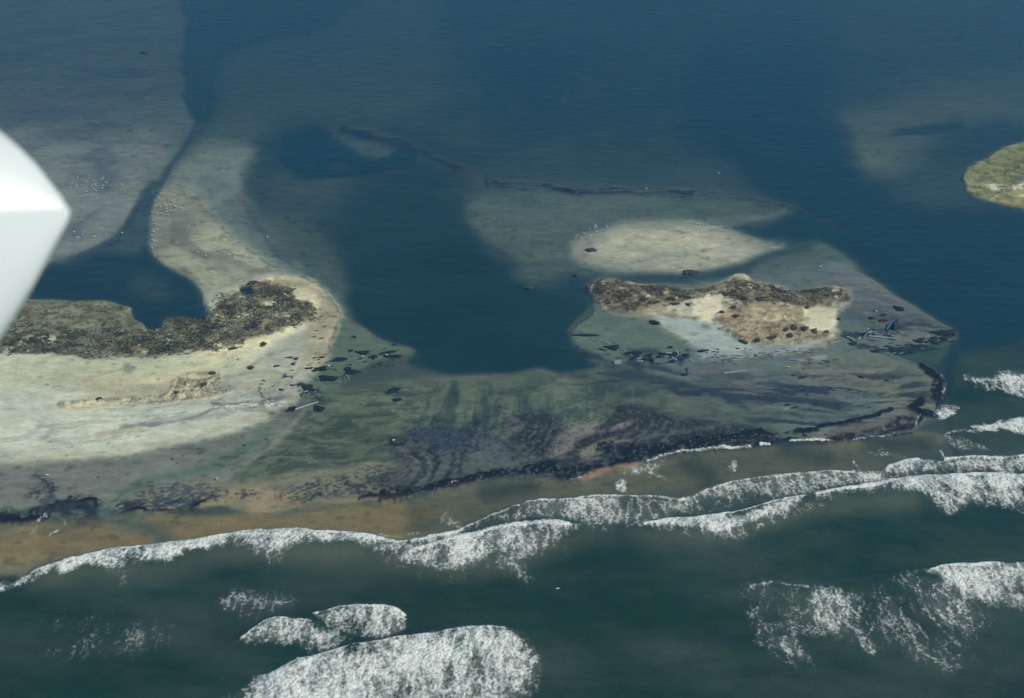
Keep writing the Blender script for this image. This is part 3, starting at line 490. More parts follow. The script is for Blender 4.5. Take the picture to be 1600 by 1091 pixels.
def mixc(nt, fac, a, b, mode='MIX'):
    nd = N(nt, 'ShaderNodeMix', data_type='RGBA', blend_type=mode)
    for i, q in ((0, fac), (6, a), (7, b)):
        if isinstance(q, (int, float)): nd.inputs[i].default_value = q
        elif isinstance(q, (tuple, list)): nd.inputs[i].default_value = tuple(q)+((1,) if len(q) == 3 else ())
        else: nt.links.new(q, nd.inputs[i])
    return nd.outputs[2]
def attr(nt, name, col=False):
    nd = N(nt, 'ShaderNodeAttribute', attribute_name=name); return nd.outputs['Color' if col else 'Fac']
def geo(nt): return N(nt, 'ShaderNodeNewGeometry').outputs['Position']

def ground_mat():
    m, nt, out = newmat('sand_and_peat'); P = geo(nt)
    n1 = noise_node(nt, 1.1, 6, .7, P); n2 = noise_node(nt, .16, 5, .6, mapping(nt, P, (1, 2.2, 1), (0, 0, .2)))
    f = mathn(nt, 'ADD', mathn(nt, 'MULTIPLY', n1.outputs[0], .55), mathn(nt, 'MULTIPLY', n2.outputs[0], .45))
    n3 = noise_node(nt, .45, 6, .7, mapping(nt, P, (.35, 1.1, 1), (0, 0, -.15)), 1.2)
    f = mathn(nt, 'ADD', mathn(nt, 'MULTIPLY', f, .65), mathn(nt, 'MULTIPLY', n3.outputs[0], .35))
    k = maprange(nt, f, .34, .66, .66, 1.34, False)
    c = mixc(nt, 1.0, attr(nt, 'bed', True), (0, 0, 0), 'MIX')
    vm = N(nt, 'ShaderNodeVectorMath', operation='SCALE'); nt.links.new(attr(nt, 'bed', True), vm.inputs[0]); nt.links.new(k, vm.inputs['Scale'])
    b = N(nt, 'ShaderNodeBsdfPrincipled'); nt.links.new(vm.outputs[0], b.inputs['Base Color'])
    b.inputs['Roughness'].default_value = .85; b.inputs['Specular IOR Level'].default_value = .25
    bp = N(nt, 'ShaderNodeBump'); bp.inputs['Strength'].default_value = .55; bp.inputs['Distance'].default_value = .3
    nt.links.new(f, bp.inputs['Height']); nt.links.new(bp.outputs[0], b.inputs['Normal'])
    nt.links.new(b.outputs[0], out.inputs[0]); return m
def water_mat():
    m, nt, out = newmat('water'); P = geo(nt)
    murk = attr(nt, 'murk'); tint = attr(nt, 'tint'); turb = attr(nt, 'turb')
    c = mixc(nt, tint, tuple(alb(WBAY)), tuple(alb(WSEA))); c = mixc(nt, turb, c, tuple(alb(WTURB)))
    big = noise_node(nt, .02, 5, .6, mapping(nt, P, (1, 1.6, 1)))
    fine = noise_node(nt, 1.3, 5, .65, mapping(nt, P, (.8, 1.3, 1), (0, 0, .3)))
    k = mathn(nt, 'ADD', maprange(nt, big.outputs[0], .3, .7, .84, 1.16, False), maprange(nt, fine.outputs[0], .3, .7, -.18, .18, False))
    vm = N(nt, 'ShaderNodeVectorMath', operation='SCALE'); nt.links.new(c, vm.inputs[0]); nt.links.new(k, vm.inputs['Scale'])
    df = N(nt, 'ShaderNodeBsdfDiffuse'); nt.links.new(vm.outputs[0], df.inputs[0])
    tr = N(nt, 'ShaderNodeBsdfTransparent'); tr.inputs[0].default_value = (.92, .975, .97, 1)
    mx1 = N(nt, 'ShaderNodeMixShader'); nt.links.new(murk, mx1.inputs[0]); nt.links.new(tr.outputs[0], mx1.inputs[1]); nt.links.new(df.outputs[0], mx1.inputs[2])
    w1 = noise_node(nt, .9, 5, .7, mapping(nt, P, (.6, 1.3, 1), (0, 0, .25)))
    w2 = noise_node(nt, .12, 3, .5, mapping(nt, P, (.7, 1.4, 1), (0, 0, .15)))
    hh = mathn(nt, 'ADD', mathn(nt, 'MULTIPLY', w1.outputs[0], .35), mathn(nt, 'MULTIPLY', w2.outputs[0], 1.0))
    bp = N(nt, 'ShaderNodeBump'); bp.inputs['Strength'].default_value = .55; bp.inputs['Distance'].default_value = .9
    nt.links.new(hh, bp.inputs['Height'])
    gl = N(nt, 'ShaderNodeBsdfGlossy'); gl.inputs['Roughness'].default_value = .22; gl.inputs['Color'].default_value = (.8, .93, 1, 1); nt.links.new(bp.outputs[0], gl.inputs['Normal'])
    nt.links.new(bp.outputs[0], df.inputs['Normal'])
    fr = N(nt, 'ShaderNodeFresnel'); fr.inputs[0].default_value = 1.33; nt.links.new(bp.outputs[0], fr.inputs['Normal'])
    mx2 = N(nt, 'ShaderNodeMixShader'); bf = N(nt, 'ShaderNodeNewGeometry').outputs['Backfacing']; nt.links.new(mathn(nt, 'MULTIPLY', fr.outputs[0], mathn(nt, 'SUBTRACT', 1.0, bf)), mx2.inputs[0]); nt.links.new(mx1.outputs[0], mx2.inputs[1]); nt.links.new(gl.outputs[0], mx2.inputs[2])
    nt.links.new(mx2.outputs[0], out.inputs[0]); return m
def foam_mat():
    m, nt, out = newmat('foam'); P = geo(nt); d = attr(nt, 'foam')
    wv = noise_node(nt, .3, 4, .6, P)
    vec = N(nt, 'ShaderNodeVectorMath', operation='MULTIPLY_ADD'); nt.links.new(wv.outputs['Color'], vec.inputs[0]); vec.inputs[1].default_value = (3, 3, 0); nt.links.new(P, vec.inputs[2])
    def ridged(scale, rot=.6, sy=1., w=7.):
        q = noise_node(nt, scale, 2, .5, mapping(nt, vec.outputs[0], (1, sy, .3), (0, 0, rot)))
        a = mathn(nt, 'ABSOLUTE', mathn(nt, 'SUBTRACT', q.outputs[0], .5)); return mathn(nt, 'SUBTRACT', 1.0, mathn(nt, 'MULTIPLY', a, w), True)
    r2 = ridged(.24, -.25, .35, 7); r3 = ridged(.55, -.2, .6, 6)
    cl = noise_node(nt, .07, 5, .6, mapping(nt, P, (1, .7, 1)))
    sp = noise_node(nt, 1.0, 3, .6, P)
    lace = mathn(nt, 'ADD', mathn(nt, 'MULTIPLY', r2, .42), mathn(nt, 'ADD', mathn(nt, 'MULTIPLY', r3, .30), mathn(nt, 'MULTIPLY', mathn(nt, 'SUBTRACT', sp.outputs[0], .35), 1.0)))
    lace = mathn(nt, 'ADD', lace, mathn(nt, 'MULTIPLY', mathn(nt, 'SUBTRACT', cl.outputs[0], .5), 1.3))
    a = mathn(nt, 'ADD', lace, mathn(nt, 'MULTIPLY', d, 1.35))
    al = maprange(nt, a, .78, 1.70)
    al = mathn(nt, 'MULTIPLY', al, maprange(nt, d, .0, .2))
    al = mathn(nt, 'MAXIMUM', al, mathn(nt, 'MULTIPLY', maprange(nt, d, .05, 1.0), mathn(nt, 'MULTIPLY', maprange(nt, cl.outputs[0], .3, .6), .55)))
    t1 = noise_node(nt, .33, 4, .55, P); t2 = noise_node(nt, .95, 3, .5, P)
    tone = mathn(nt, 'ADD', mathn(nt, 'ADD', mathn(nt, 'MULTIPLY', t1.outputs[0], .45), mathn(nt, 'MULTIPLY', t2.outputs[0], .45)), mathn(nt, 'MULTIPLY', mathn(nt, 'SUBTRACT', cl.outputs[0], .30), .28))
    c = mixc(nt, maprange(nt, tone, .38, .56), (.42, .52, .48), (.97, 1.0, .90))  # greenish grey shade of the foam hollows mixed into its white
    df = N(nt, 'ShaderNodeBsdfDiffuse'); nt.links.new(c, df.inputs[0])
    bp = N(nt, 'ShaderNodeBump'); bp.inputs['Strength'].default_value = .9; bp.inputs['Distance'].default_value = .9
    nt.links.new(mathn(nt, 'ADD', mathn(nt, 'MULTIPLY', tone, 1.6), mathn(nt, 'MULTIPLY', lace, .2)), bp.inputs['Height']); nt.links.new(bp.outputs[0], df.inputs['Normal'])
    tr = N(nt, 'ShaderNodeBsdfTransparent'); mx1 = N(nt, 'ShaderNodeMixShader')
    nt.links.new(al, mx1.inputs[0]); nt.links.new(tr.outputs[0], mx1.inputs[1]); nt.links.new(df.outputs[0], mx1.inputs[2])
    nt.links.new(mx1.outputs[0], out.inputs[0]); return m
WBAY = (8, 47, 60); WSEA = (26, 50, 42); WTURB = (92, 98, 84)

# ================================================================== tagging
def tag(o, label=None, cat=None, group=None, kind=None):
    if label: o['label'] = label
    if cat: o['category'] = cat
    if group: o['group'] = group
    if kind: o['kind'] = kind
    return o
def grid_mesh(name, X, Y, Z, keep=None, attrs=None, mat=None, skirt=None):
    ny, nx = X.shape; idx = np.arange(nx*ny).reshape(ny, nx)
    f = np.stack([idx[1:, :-1], idx[1:, 1:], idx[:-1, 1:], idx[:-1, :-1]], -1).reshape(-1, 4)
    if keep is not None:
        k = keep; kf = k[1:, :-1] | k[1:, 1:] | k[:-1, 1:] | k[:-1, :-1]; f = f[kf.ravel()]
    co = np.stack([X.ravel(), Y.ravel(), Z.ravel()], -1)
    used = np.zeros(len(co), bool); used[f.ravel()] = True
    if not used.all():
        rm = np.cumsum(used)-1; f = rm[f]; co = co[used]
    me = bpy.data.meshes.new(name)
    me.vertices.add(len(co)); me.vertices.foreach_set('co', co.astype(np.float32).ravel())
    me.loops.add(f.size); me.loops.foreach_set('vertex_index', f.astype(np.int32).ravel())
    me.polygons.add(len(f)); me.polygons.foreach_set('loop_start', np.arange(0, f.size, 4, dtype=np.int32))
    me.update(calc_edges=True)
    me.polygons.foreach_set('use_smooth', np.ones(len(f), bool))
    for a, v in (attrs or {}).items():
        v = v.reshape(len(used), -1)[used]
        if v.shape[1] == 3:
            at = me.attributes.new(a, 'FLOAT_COLOR', 'POINT'); at.data.foreach_set('color', np.hstack([v, np.ones((len(v), 1))]).astype(np.float32).ravel())
        else:
            at = me.attributes.new(a, 'FLOAT', 'POINT'); at.data.foreach_set('value', v.astype(np.float32).ravel())
    o = bpy.data.objects.new(name, me); COL.objects.link(o)
    if mat: me.materials.append(mat)
    return o
def Hat(px, py):
    i = int(round((px-gx[0])/STEP)); j = int(round((py-gy[0])/STEP))
    i = min(max(i, 0), gsh[1]-1); j = min(max(j, 0), gsh[0]-1); return float(H.reshape(gsh)[j, i])

M_ground = ground_mat(); M_water = water_mat(); M_foam = foam_mat()
terrain = grid_mesh('seabed_and_beach', wx.reshape(gsh), wy.reshape(gsh), H.reshape(gsh), attrs={'bed': C}, mat=M_ground)
tag(terrain, kind='structure'); terrain.name = 'terrain'

# breakers: crest line (seaward swells), used for the swell of the water and for the foam
def crest(pts, amp, wf, wb):
    """bulge of water along a line: steep bayward front, long seaward back"""
    P = catmull(pts, False, 6); s = Shape(pts, False, pad=70)
    sel, _, d = getmask(s, 1, 2.5, 25, 400)
    # which side: compare with y of nearest crest point
    yc = np.interp(mx[sel], P[:, 0], P[:, 1]); sgn = my[sel]-yc
    prof = np.where(sgn < 0, np.exp(-(d/wf)**2), np.exp(-(d/wb)**2))
    Z[sel] = np.maximum(Z[sel], amp*prof*sstep(0, 40, mx[sel]-P[0, 0]+1e-3)**.5*sstep(0, 40, P[-1, 0]-mx[sel]+1e-3)**.5) if amp > 0 else Z[sel]
Z = np.zeros(n)
seam = sstep(0, 60, getmask(sea, 1, 0)[2]*1.0) if False else None
ss = np.zeros(n); sel_, m_, d_ = getmask(sea, 20, 0); ss[sel_] = sstep(0, 50, d_)
Z += ss*((fbm(wx*.5-.1*wy, wy, 26, 3, 410)-.5)*1.3+(fbm(wx, wy*1.3, 5, 3, 411)-.5)*.35+(fbm(wx*.3-.06*wy, wy, 13, 3, 412)-.5)*1.1)
CR = [([(40,897),(150,868),(230,858),(300,850),(380,836),(490,832),(580,842),(640,858)], .9, 6, 22),
      ([(560,852),(650,858),(700,845),(760,828),(830,816),(890,818),(930,828)], .8, 6, 24),
      ([(700,832),(780,802),(830,786),(900,780),(1000,776),(1100,768),(1180,750),(1310,737),(1380,745)], .45, 5, 16),
      ([(960,828),(1040,817),(1150,806),(1250,782),(1330,766),(1400,754),(1480,746),(1600,742),(1800,735)], 1.1, 6, 26),
      ([(370,1000),(430,970),(480,972),(530,955),(600,949),(640,965)], .9, 6, 24), ([(410,1062),(500,1028),(600,1006),(680,992),(760,984),(830,1000)], 1.2, 7, 40),
      ([(1160,930),(1280,920),(1400,905),(1460,893),(1560,882),(1800,880)], 1.1, 7, 34), ([(1380,740),(1430,720),(1520,716),(1700,716)], .7, 5, 14),
      ([(-200,1010),(0,990),(150,985),(300,1000)], .5, 14, 40), ([(850,960),(1000,940),(1150,930)], .45, 12, 40), ([(900,900),(1100,880),(1300,850),(1500,830)], .4, 12, 30)]
for c in CR: crest(*c)
depth = np.clip(Z-H, 0, None)
MURK = np.clip((1-np.exp(-(np.clip(depth, 0, None)/1.15)**1.5))*.97, 0, 1)
water = grid_mesh('water', wx.reshape(gsh), wy.reshape(gsh), Z.reshape(gsh), keep=(H < Z+.35).reshape(gsh), attrs={'murk': MURK, 'tint': TINT, 'turb': TURB}, mat=M_water)
tag(water, kind='structure')
# the same bay and sea carried on beyond the detailed survey to the horizon
def apron(name, zs, attrs, mat):
    X = wx.reshape(gsh); Y = wy.reshape(gsh)
    ring = [(X[0, 0], Y[0, 0]), (X[0, -1], Y[0, -1]), (X[-1, -1], Y[-1, -1]), (X[-1, 0], Y[-1, 0])]
    far = [(-7000, 9000), (7000, 9000), (7000, -4000), (-7000, -4000)]
    bm = bmesh.new(); v = [bm.verts.new((a, b, zs)) for a, b in ring+far]
    for k in range(4): bm.faces.new((v[k], v[(k+1) % 4], v[4+(k+1) % 4], v[4+k]))
    bmesh.ops.recalc_face_normals(bm, faces=bm.faces)
    if bm.faces[:][0].normal.z < 0: bmesh.ops.reverse_faces(bm, faces=bm.faces)
    me = bpy.data.meshes.new(name); bm.to_mesh(me); bm.free(); me.materials.append(mat)
    for a, val in attrs.items():
        at = me.attributes.new(a, 'FLOAT' if not isinstance(val, tuple) else 'FLOAT_COLOR', 'POINT')
        if isinstance(val, tuple): at.data.foreach_set('color', np.tile(np.array(val+(1,), np.float32), 8))
        else: at.data.foreach_set('value', np.full(8, val, np.float32))
    o = bpy.data.objects.new(name, me); COL.objects.link(o); tag(o, kind='structure'); return o
apron('open_water', -.02, {'murk': .85, 'tint': .2, 'turb': 0.}, M_water)
apron('seabed', -3.0, {'bed': tuple(alb((110, 112, 96)))}, M_ground)

# ------------------------------------------------------------------ haze
def haze():
    bm = bmesh.new(); bmesh.ops.create_cube(bm, size=1); bmesh.ops.scale(bm, vec=(14400, 13400, 325), verts=bm.verts); bmesh.ops.translate(bm, vec=(0, 2500, 150), verts=bm.verts)
    me = bpy.data.meshes.new('haze'); bm.to_mesh(me); bm.free(); o = bpy.data.objects.new('haze', me); COL.objects.link(o)
    m, nt, out = newmat('haze'); v = N(nt, 'ShaderNodeVolumePrincipled'); v.inputs['Color'].default_value = HAZE_COL; v.inputs['Density'].default_value = HAZE_D; v.inputs['Anisotropy'].default_value = .2
    nt.links.new(v.outputs[0], out.inputs['Volume']); me.materials.append(m); tag(o, 'thin blue haze over the bay', 'haze', kind='stuff')
HAZE_COL = (.09, .48, .86, 1); HAZE_D = .0002
haze()
# ------------------------------------------------------------------ foam of the breakers: one object each
def foam(name, polys, label, cat='breaking wave', lift=.07, bump=.5, kind=None, group=None):
    """polys: (outline, density, feather)"""
    den = np.zeros(n); allsel = []
    cr = [p[0][0] for p in polys if isinstance(p[0], tuple)]; front = [catmull(q, False, 6) for q in cr] if cr and cat == 'breaking wave' else None
    for k, (pts, d, f) in enumerate(polys):
        f = f if isinstance(pts, tuple) else f*(2.1 if cat == 'breaking wave' else 1.3)
        s = LN(pts[0], pts[1], pad=int(f+pts[1]+12)) if isinstance(pts, tuple) else PG(pts, pad=int(f+16))
        sel, m, dd = getmask(s, f, 3.0 if isinstance(pts, tuple) else 6.0, 11, 500+k+int(abs(s.x0)), off=0)
        if not isinstance(pts, tuple):
            m = m*(.66+.66*fbm(wx[sel]*.8, wy[sel], 13, 4, 530))
            if front is not None:
                yf = np.min([np.interp(mx[sel], q[:, 0], q[:, 1], left=None if len(front) == 1 else 2e3, right=None if len(front) == 1 else 2e3) for q in front], 0); yf = np.where(yf > 1e3, np.interp(mx[sel], front[0][:, 0], front[0][:, 1]), yf)+(fbm(wx[sel], wy[sel], 5, 4, 531)-.5)*5
                m = m*sstep(-3, 1.5, my[sel]-yf)*(.64+.36*np.exp(-np.clip(my[sel]-yf, 0, None)/13))
        den[sel] = np.maximum(den[sel], m*d); allsel.append((s.x0, s.y0, s.x0+s.nx*s.st, s.y0+s.ny*s.st))
    A = np.array(allsel); x0, y0 = A[:, :2].min(0); x1, y1 = A[:, 2:].max(0)
    i0 = max(int((x0-gx[0])/STEP), 0); i1 = min(int((x1-gx[0])/STEP)+2, gsh[1]); j0 = max(int((y0-gy[0])/STEP), 0); j1 = min(int((y1-gy[0])/STEP)+2, gsh[0])
    S = (slice(j0, j1), slice(i0, i1)); D = den.reshape(gsh)[S]
    X = wx.reshape(gsh)[S]; Y = wy.reshape(gsh)[S]; ZZ = np.maximum(Z.reshape(gsh)[S], H.reshape(gsh)[S])
    bmp = sstep(.2, .9, D)*(.15+bump*fbm(X, Y, 3.2, 3, 520))
    o = grid_mesh(name, X, Y, ZZ+lift+bmp, keep=D > .03, attrs={'foam': D}, mat=M_foam)
    return tag(o, label, cat, group, kind)
FO = []
foam('breaking_wave', [([(-300,1010),(50,893),(100,882),(150,863),(230,854),(300,846),(355,838),(365,832),(430,829),(490,829),(560,836),(600,843),(570,850),(520,845),(450,856),(420,863),(395,852),(370,850),(330,858),(290,860),(255,878),(225,873),(208,868),(185,886),(150,884),(120,889),(90,898),(50,903),(-300,1030)], 1., 4),
   ([(130,885),(200,872),(260,880),(215,895),(200,915),(180,900)], .25, 9), ([(395,855),(430,855),(440,870),(425,882),(405,870)], .45, 8), ([(555,838),(600,842),(660,840),(715,832),(700,852),(650,865),(690,885),(620,874),(585,862)], .72, 7), (([(50,898),(150,866),(230,856),(360,838),(430,831),(560,837),(610,846),(660,842),(712,834)], 2.5), 1.1, 3)],
   'long white breaker rolling onto the brown foreshore at the left')
foam('breaking_wave', [([(600,868),(640,862),(700,845),(760,829),(830,816),(890,818),(905,826),(870,845),(850,860),(815,878),(835,905),(800,898),(750,885),(700,893),(660,884),(620,875)], .74, 8), (([(640,866),(700,846),(760,830),(830,818),(885,820)], 4), .9, 4), ([(780,870),(830,890),(835,912),(790,900),(740,880)], .32, 8), ([(600,870),(660,885),(740,895),(700,905),(620,890)], .3, 9), ([(870,850),(885,850),(890,880),(880,880)], .22, 6)],
   'broad foaming breaker in the middle of the surf, joined to the long shore breaker')
foam('breaking_wave', [([(700,835),(740,820),(780,801),(830,785),(900,779),(960,776),(1060,779),(1100,766),(1160,751),(1250,741),(1310,736),(1370,742),(1340,758),(1290,766),(1250,778),(1200,788),(1150,800),(1040,812),(1000,822),(950,826),(880,812),(800,815),(740,826)], .50, 6),
   (([(705,833),(780,802),(830,786),(900,780),(960,777),(1060,780),(1100,767),(1160,752),(1250,742),(1330,738)], 1.3), .95, 2.5), ([(820,800),(900,785),(950,800),(960,822),(880,810)], .6, 10), ([(1100,780),(1200,760),(1250,760),(1180,785),(1110,800)], .55, 8), ([(640,835),(672,818),(665,832),(640,842)], .55, 4), ([(560,832),(640,840),(700,838),(640,846)], .4, 4)],
   'thin lacy foam sheet nearest the beach in the surf centre, with a white front edge')
foam('breaking_wave', [([(1002,824),(1040,815),(1100,809),(1150,806),(1180,793),(1210,783),(1258,778),(1240,792),(1200,808),(1170,820),(1140,828),(1100,832),(1060,830),(1030,826)], 1., 4), ([(1040,826),(1150,822),(1260,795),(1290,790),(1240,812),(1150,838),(1060,842)], .42, 9), (([(1005,823),(1060,813),(1150,806),(1210,784),(1256,779)], 2), 1.1, 2.5)],
   'narrow white breaker right of centre with a dark green trough in front of it')
foam('breaking_wave', [([(1272,774),(1320,765),(1370,757),(1400,750),(1450,745),(1550,742),(1800,736),(1800,830),(1560,795),(1520,785),(1495,790),(1478,800),(1455,783),(1425,768),(1390,765),(1340,769),(1290,777)], .78, 6), (([(1276,774),(1320,766),(1370,758),(1400,752),(1450,748),(1560,744)], 3), 1.1, 3), ([(1380,745),(1800,740),(1800,775),(1450,765)], .95, 6)],
   'thick white breaker reaching the right edge of the surf')
foam('breaking_wave', [([(1385,736),(1400,727),(1430,718),(1460,722),(1475,726),(1490,719),(1530,716),(1800,714),(1800,745),(1550,742),(1450,745),(1400,748)], .62, 6), (([(1387,736),(1410,724),(1435,720)], 3), 1., 3), (([(1475,718),(1520,716),(1600,716)], 2), 1., 3), ([(1335,735),(1352,735),(1400,750),(1375,752),(1345,742)], .75, 5), (([(1468,704),(1476,716)], 1.5), .7, 2), (([(1332,720),(1345,735)], 1), .6, 2)],
   'ragged foam of the first wave behind the thick breaker at the right edge')
foam('breaking_wave', [([(373,999),(400,985),(427,969),(450,967),(478,975),(500,988),(540,992),(515,1006),(490,1010),(445,1003),(415,1001)], .85, 4), (([(374,999),(400,985),(430,969),(452,968)], 2), 1.05, 2.5), ([(440,985),(520,985),(545,1000),(500,1016),(450,1008)], .5, 7), ([(488,960),(530,950),(590,946),(617,950),(630,965),(628,985),(600,994),(550,994),(520,982),(500,970)], .72, 5), (([(489,960),(530,951),(590,948),(618,951),(632,962)], 2), 1., 2.5)],
   'small two-lobed breaker alone in dark water at the lower left')
foam('breaking_wave', [([(380,1090),(425,1056),(462,1034),(500,1028),(560,1010),(620,1003),(680,990),(740,983),(780,983),(808,996),(820,1020),(824,1055),(818,1120),(800,1200),(300,1200)], .80, 7), ([(400,1070),(470,1036),(560,1014),(680,996),(740,992),(760,1020),(750,1060),(760,1200),(300,1200)], 1.0, 14), (([(425,1056),(462,1035),(500,1029),(560,1011),(620,1004),(680,992),(740,984),(785,984)], 2), 1.0, 5), ([(780,985),(815,995),(835,1030),(830,1080),(790,1080)], .45, 9)],
   'largest patch of boiling white foam, at the bottom of the surf', bump=.9)
foam('breaking_wave', [([(1452,893),(1480,885),(1560,882),(1800,878),(1800,975),(1560,948),(1530,938),(1500,922),(1472,905)], .85, 7), (([(1455,892),(1485,886),(1560,883)], 2.5), 1.1, 3), ([(1400,905),(1460,898),(1530,940),(1560,960),(1500,1010),(1450,960)], .36, 14)],
   'white breaker at the lower right edge trailing thin streaks')
foam('foam_patch', [([(1165,905),(1200,900),(1270,920),(1360,928),(1440,905),(1500,925),(1540,960),(1530,1020),(1490,1050),(1430,1040),(1370,1010),(1300,1000),(1262,1000),(1270,1040),(1230,1035),(1180,1000),(1170,960),(1150,930)], .20, 14), ([(1260,930),(1300,925),(1350,932),(1365,960),(1370,990),(1340,1000),(1300,985),(1260,965)], .38, 14), ([(1180,980),(1230,960),(1262,985),(1255,1010),(1270,1035),(1240,1030),(1190,1010)], .32, 12), ([(1410,905),(1470,905),(1520,950),(1500,990),(1440,960)], .27, 16), ([(1320,985),(1365,1000),(1368,1022),(1340,1005)], .36, 8), (([(1175,918),(1195,914),(1215,912),(1265,920)], 2), .6, 4), (([(1300,960),(1350,1010),(1370,1020)], 3), .5, 7), (([(1385,930),(1420,980),(1440,1020)], 2), .45, 7), (([(1430,925),(1470,985),(1500,1010)], 2), .45, 7)],
   'wide streaky sheet of old lacy foam in dark water at the lower right', 'foam', group='patches of old foam', kind=None, bump=.1)
foam('foam_patch', [([(60,960),(150,950),(260,985),(240,1020),(120,1030),(50,1000)], .15, 24)], 'barely visible foam flecks in the dark water at the lower left', 'foam', group='patches of old foam', bump=.05)
foam('foam_patch', [([(345,935),(370,925),(410,925),(470,938),(450,955),(390,965),(355,955)], .27, 12)],
   'thin wispy foam in dark water above the two-lobed breaker', 'foam', group='patches of old foam', bump=.1)
foam('foam_patch', [([(1456,634),(1470,628),(1480,640),(1472,652),(1456,646)], .75, 5), (([(1472,590),(1476,605),(1470,620),(1474,635)], 1.), .6, 3), ([(1485,632),(1500,632),(1498,640),(1488,638)], .4, 4)],
   'swash foam around the black peat point at the right end of the island', 'foam', group='swash foam', bump=.2)
foam('foam_patch', [([(1512,592),(1535,586),(1800,580),(1800,620),(1545,612),(1525,602)], .55, 6)], 'foam streak in green water beyond the peat point near the right edge', 'foam', group='swash foam', bump=.2)
foam('foam_patch', [([(1525,672),(1545,663),(1800,650),(1800,675),(1545,674)], .8, 3), (([(1478,676),(1500,673),(1530,676)], 1.2), .8, 2.5), ([(1470,680),(1500,685),(1540,705),(1500,700)], .3, 7)], 'broken white wavelet near the right edge below the peat point', 'foam', group='swash foam', bump=.3)
foam('foam_patch', [(([(1010,722),(1040,713),(1060,706),(1100,702),(1130,698),(1170,697)], 1.4), .85, 2.5), ([(975,738),(1000,728),(1035,722),(1030,740),(1040,752),(1015,745)], .42, 6), ([(1060,708),(1085,705),(1070,725)], .3, 5)], 'swash line of white foam along the peat scarp below the washover', 'foam', group='swash foam', bump=.1)
foam('foam_patch', [(([(1238,690),(1270,688),(1300,690)], 1.6), .95, 2.5), (([(1190,692),(1202,692)], 2), .9, 2.5), (([(1335,686),(1370,681),(1400,678)], .9), .75, 2), (([(1430,670),(1436,655),(1440,650)], .9), .7, 2), ([(1350,708),(1390,706),(1410,715),(1370,714)], .32, 6)], 'swash line of white foam along the black scarp at the foot of the right beach', 'foam', group='swash foam', bump=.1)
foam('foam_patch', [([(1138,728),(1142,720),(1150,726),(1151,736),(1142,737)], .45, 3), (([(1137,733),(1144,737),(1151,735)], .9), .95, 2)], 'tiny fan of foam alone in the brown water right of centre', 'foam', bump=.1)
foam('foam_patch', [([(963,755),(972,752),(975,765),(968,768)], .5, 4)], 'tiny fleck of foam just above the centre of the lacy breaker sheet', 'foam', bump=.1)
foam('foam_patch', [([(890,752),(915,743),(910,748),(895,754)], .75, 3)], 'small white wash at the left end of the orange sand strip', 'foam', bump=.1)
foam('foam_patch', [(([(705,756),(715,753)], 1), .7, 2)], 'tiny white fleck at the foot of the black peat scarp, centre left', 'foam', bump=.1)
foam('foam_patch', [(([(75,838),(86,833),(92,830)], 1), .7, 2.5), (([(88,805),(98,812),(101,822)], 1), .6, 3), (([(50,832),(60,815),(75,808)], 2), .4, 4)], 'faint foam curls by the black peat at the far left shore', 'foam', bump=.1)
foam('foam_patch', [([(690,800),(705,800),(720,815),(705,822),(690,815)], .34, 7), ([(700,815),(728,818),(715,828)], .3, 6)], 'faint foam in the brown shallows left of the surf centre', 'foam', bump=.1)

# ================================================================== objects
def pos(px, py, dz=0.0):
    x, y = ground(px, py); return Vector((float(x), float(y), max(Hat(px, py), -.25)+dz))
def simple(name, col, rough=.8, var=.25, scale=2., spec=.3, bump=.3, veg=False):
    m, nt, out = newmat(name); P = N(nt, 'ShaderNodeTexCoord').outputs['Object']; G = geo(nt)
    q = noise_node(nt, scale, 5, .65, G if veg else P)
    base = attr(nt, 'tone', True) if veg else None
    vm = N(nt, 'ShaderNodeVectorMath', operation='SCALE')
    if veg: nt.links.new(base, vm.inputs[0])
    else: vm.inputs[0].default_value = tuple(col)
    nt.links.new(maprange(nt, q.outputs[0], .3, .7, 1-var, 1+var, False), vm.inputs['Scale'])
    b = N(nt, 'ShaderNodeBsdfPrincipled'); nt.links.new(vm.outputs[0], b.inputs['Base Color']); b.inputs['Roughness'].default_value = rough
    b.inputs['Specular IOR Level'].default_value = spec
    if not veg:
        bp = N(nt, 'ShaderNodeBump'); bp.inputs['Strength'].default_value = bump; bp.inputs['Distance'].default_value = .05
        nt.links.new(q.outputs[0], bp.inputs['Height']); nt.links.new(bp.outputs[0], b.inputs['Normal'])
    nt.links.new(b.outputs[0], out.inputs[0]); return m
M_veg = simple('foliage', (0, 0, 0), .85, .3, 1.2, .1, veg=True)
M_peat = simple('wet_peat', (.018, .024, .034), .7, .4, 3)
M_redpeat = simple('reddish_peat', (.085, .062, .058), .8, .5, 2)
M_pale = simple('bleached_wood', (.42, .46, .46), .8, .3, 3)
M_grey = simple('grey_wood', (.14, .165, .185), .8, .35, 3)
M_dark = simple('dark_wet_wood', (.03, .038, .052), .6, .4, 3)
M_wall = simple('weathered_wall', (.27, .30, .30), .8, .35, 3)
M_tan = simple('pole_wood', (.40, .42, .36), .8, .2, 3)
M_blue = simple('faded_blue_paint', (.05, .32, .50), .5, .15, 3)
M_gull = simple('white_feathers', (.78, .8, .78), .8, .05, 3)
M_gullg = simple('grey_feathers', (.35, .37, .4), .8, .05, 3)
M_beak = simple('yellow_bill', (.5, .35, .06), .5, .05, 3)
M_plane = simple('white_aircraft_paint', (.62, .70, .69), .4, .03, 2, .4, 0.)
def link(name, me, mat=None, parent=None):
    o = bpy.data.objects.new(name, me); COL.objects.link(o)
    if mat and not me.materials: me.materials.append(mat)
    if parent: o.parent = parent
    return o

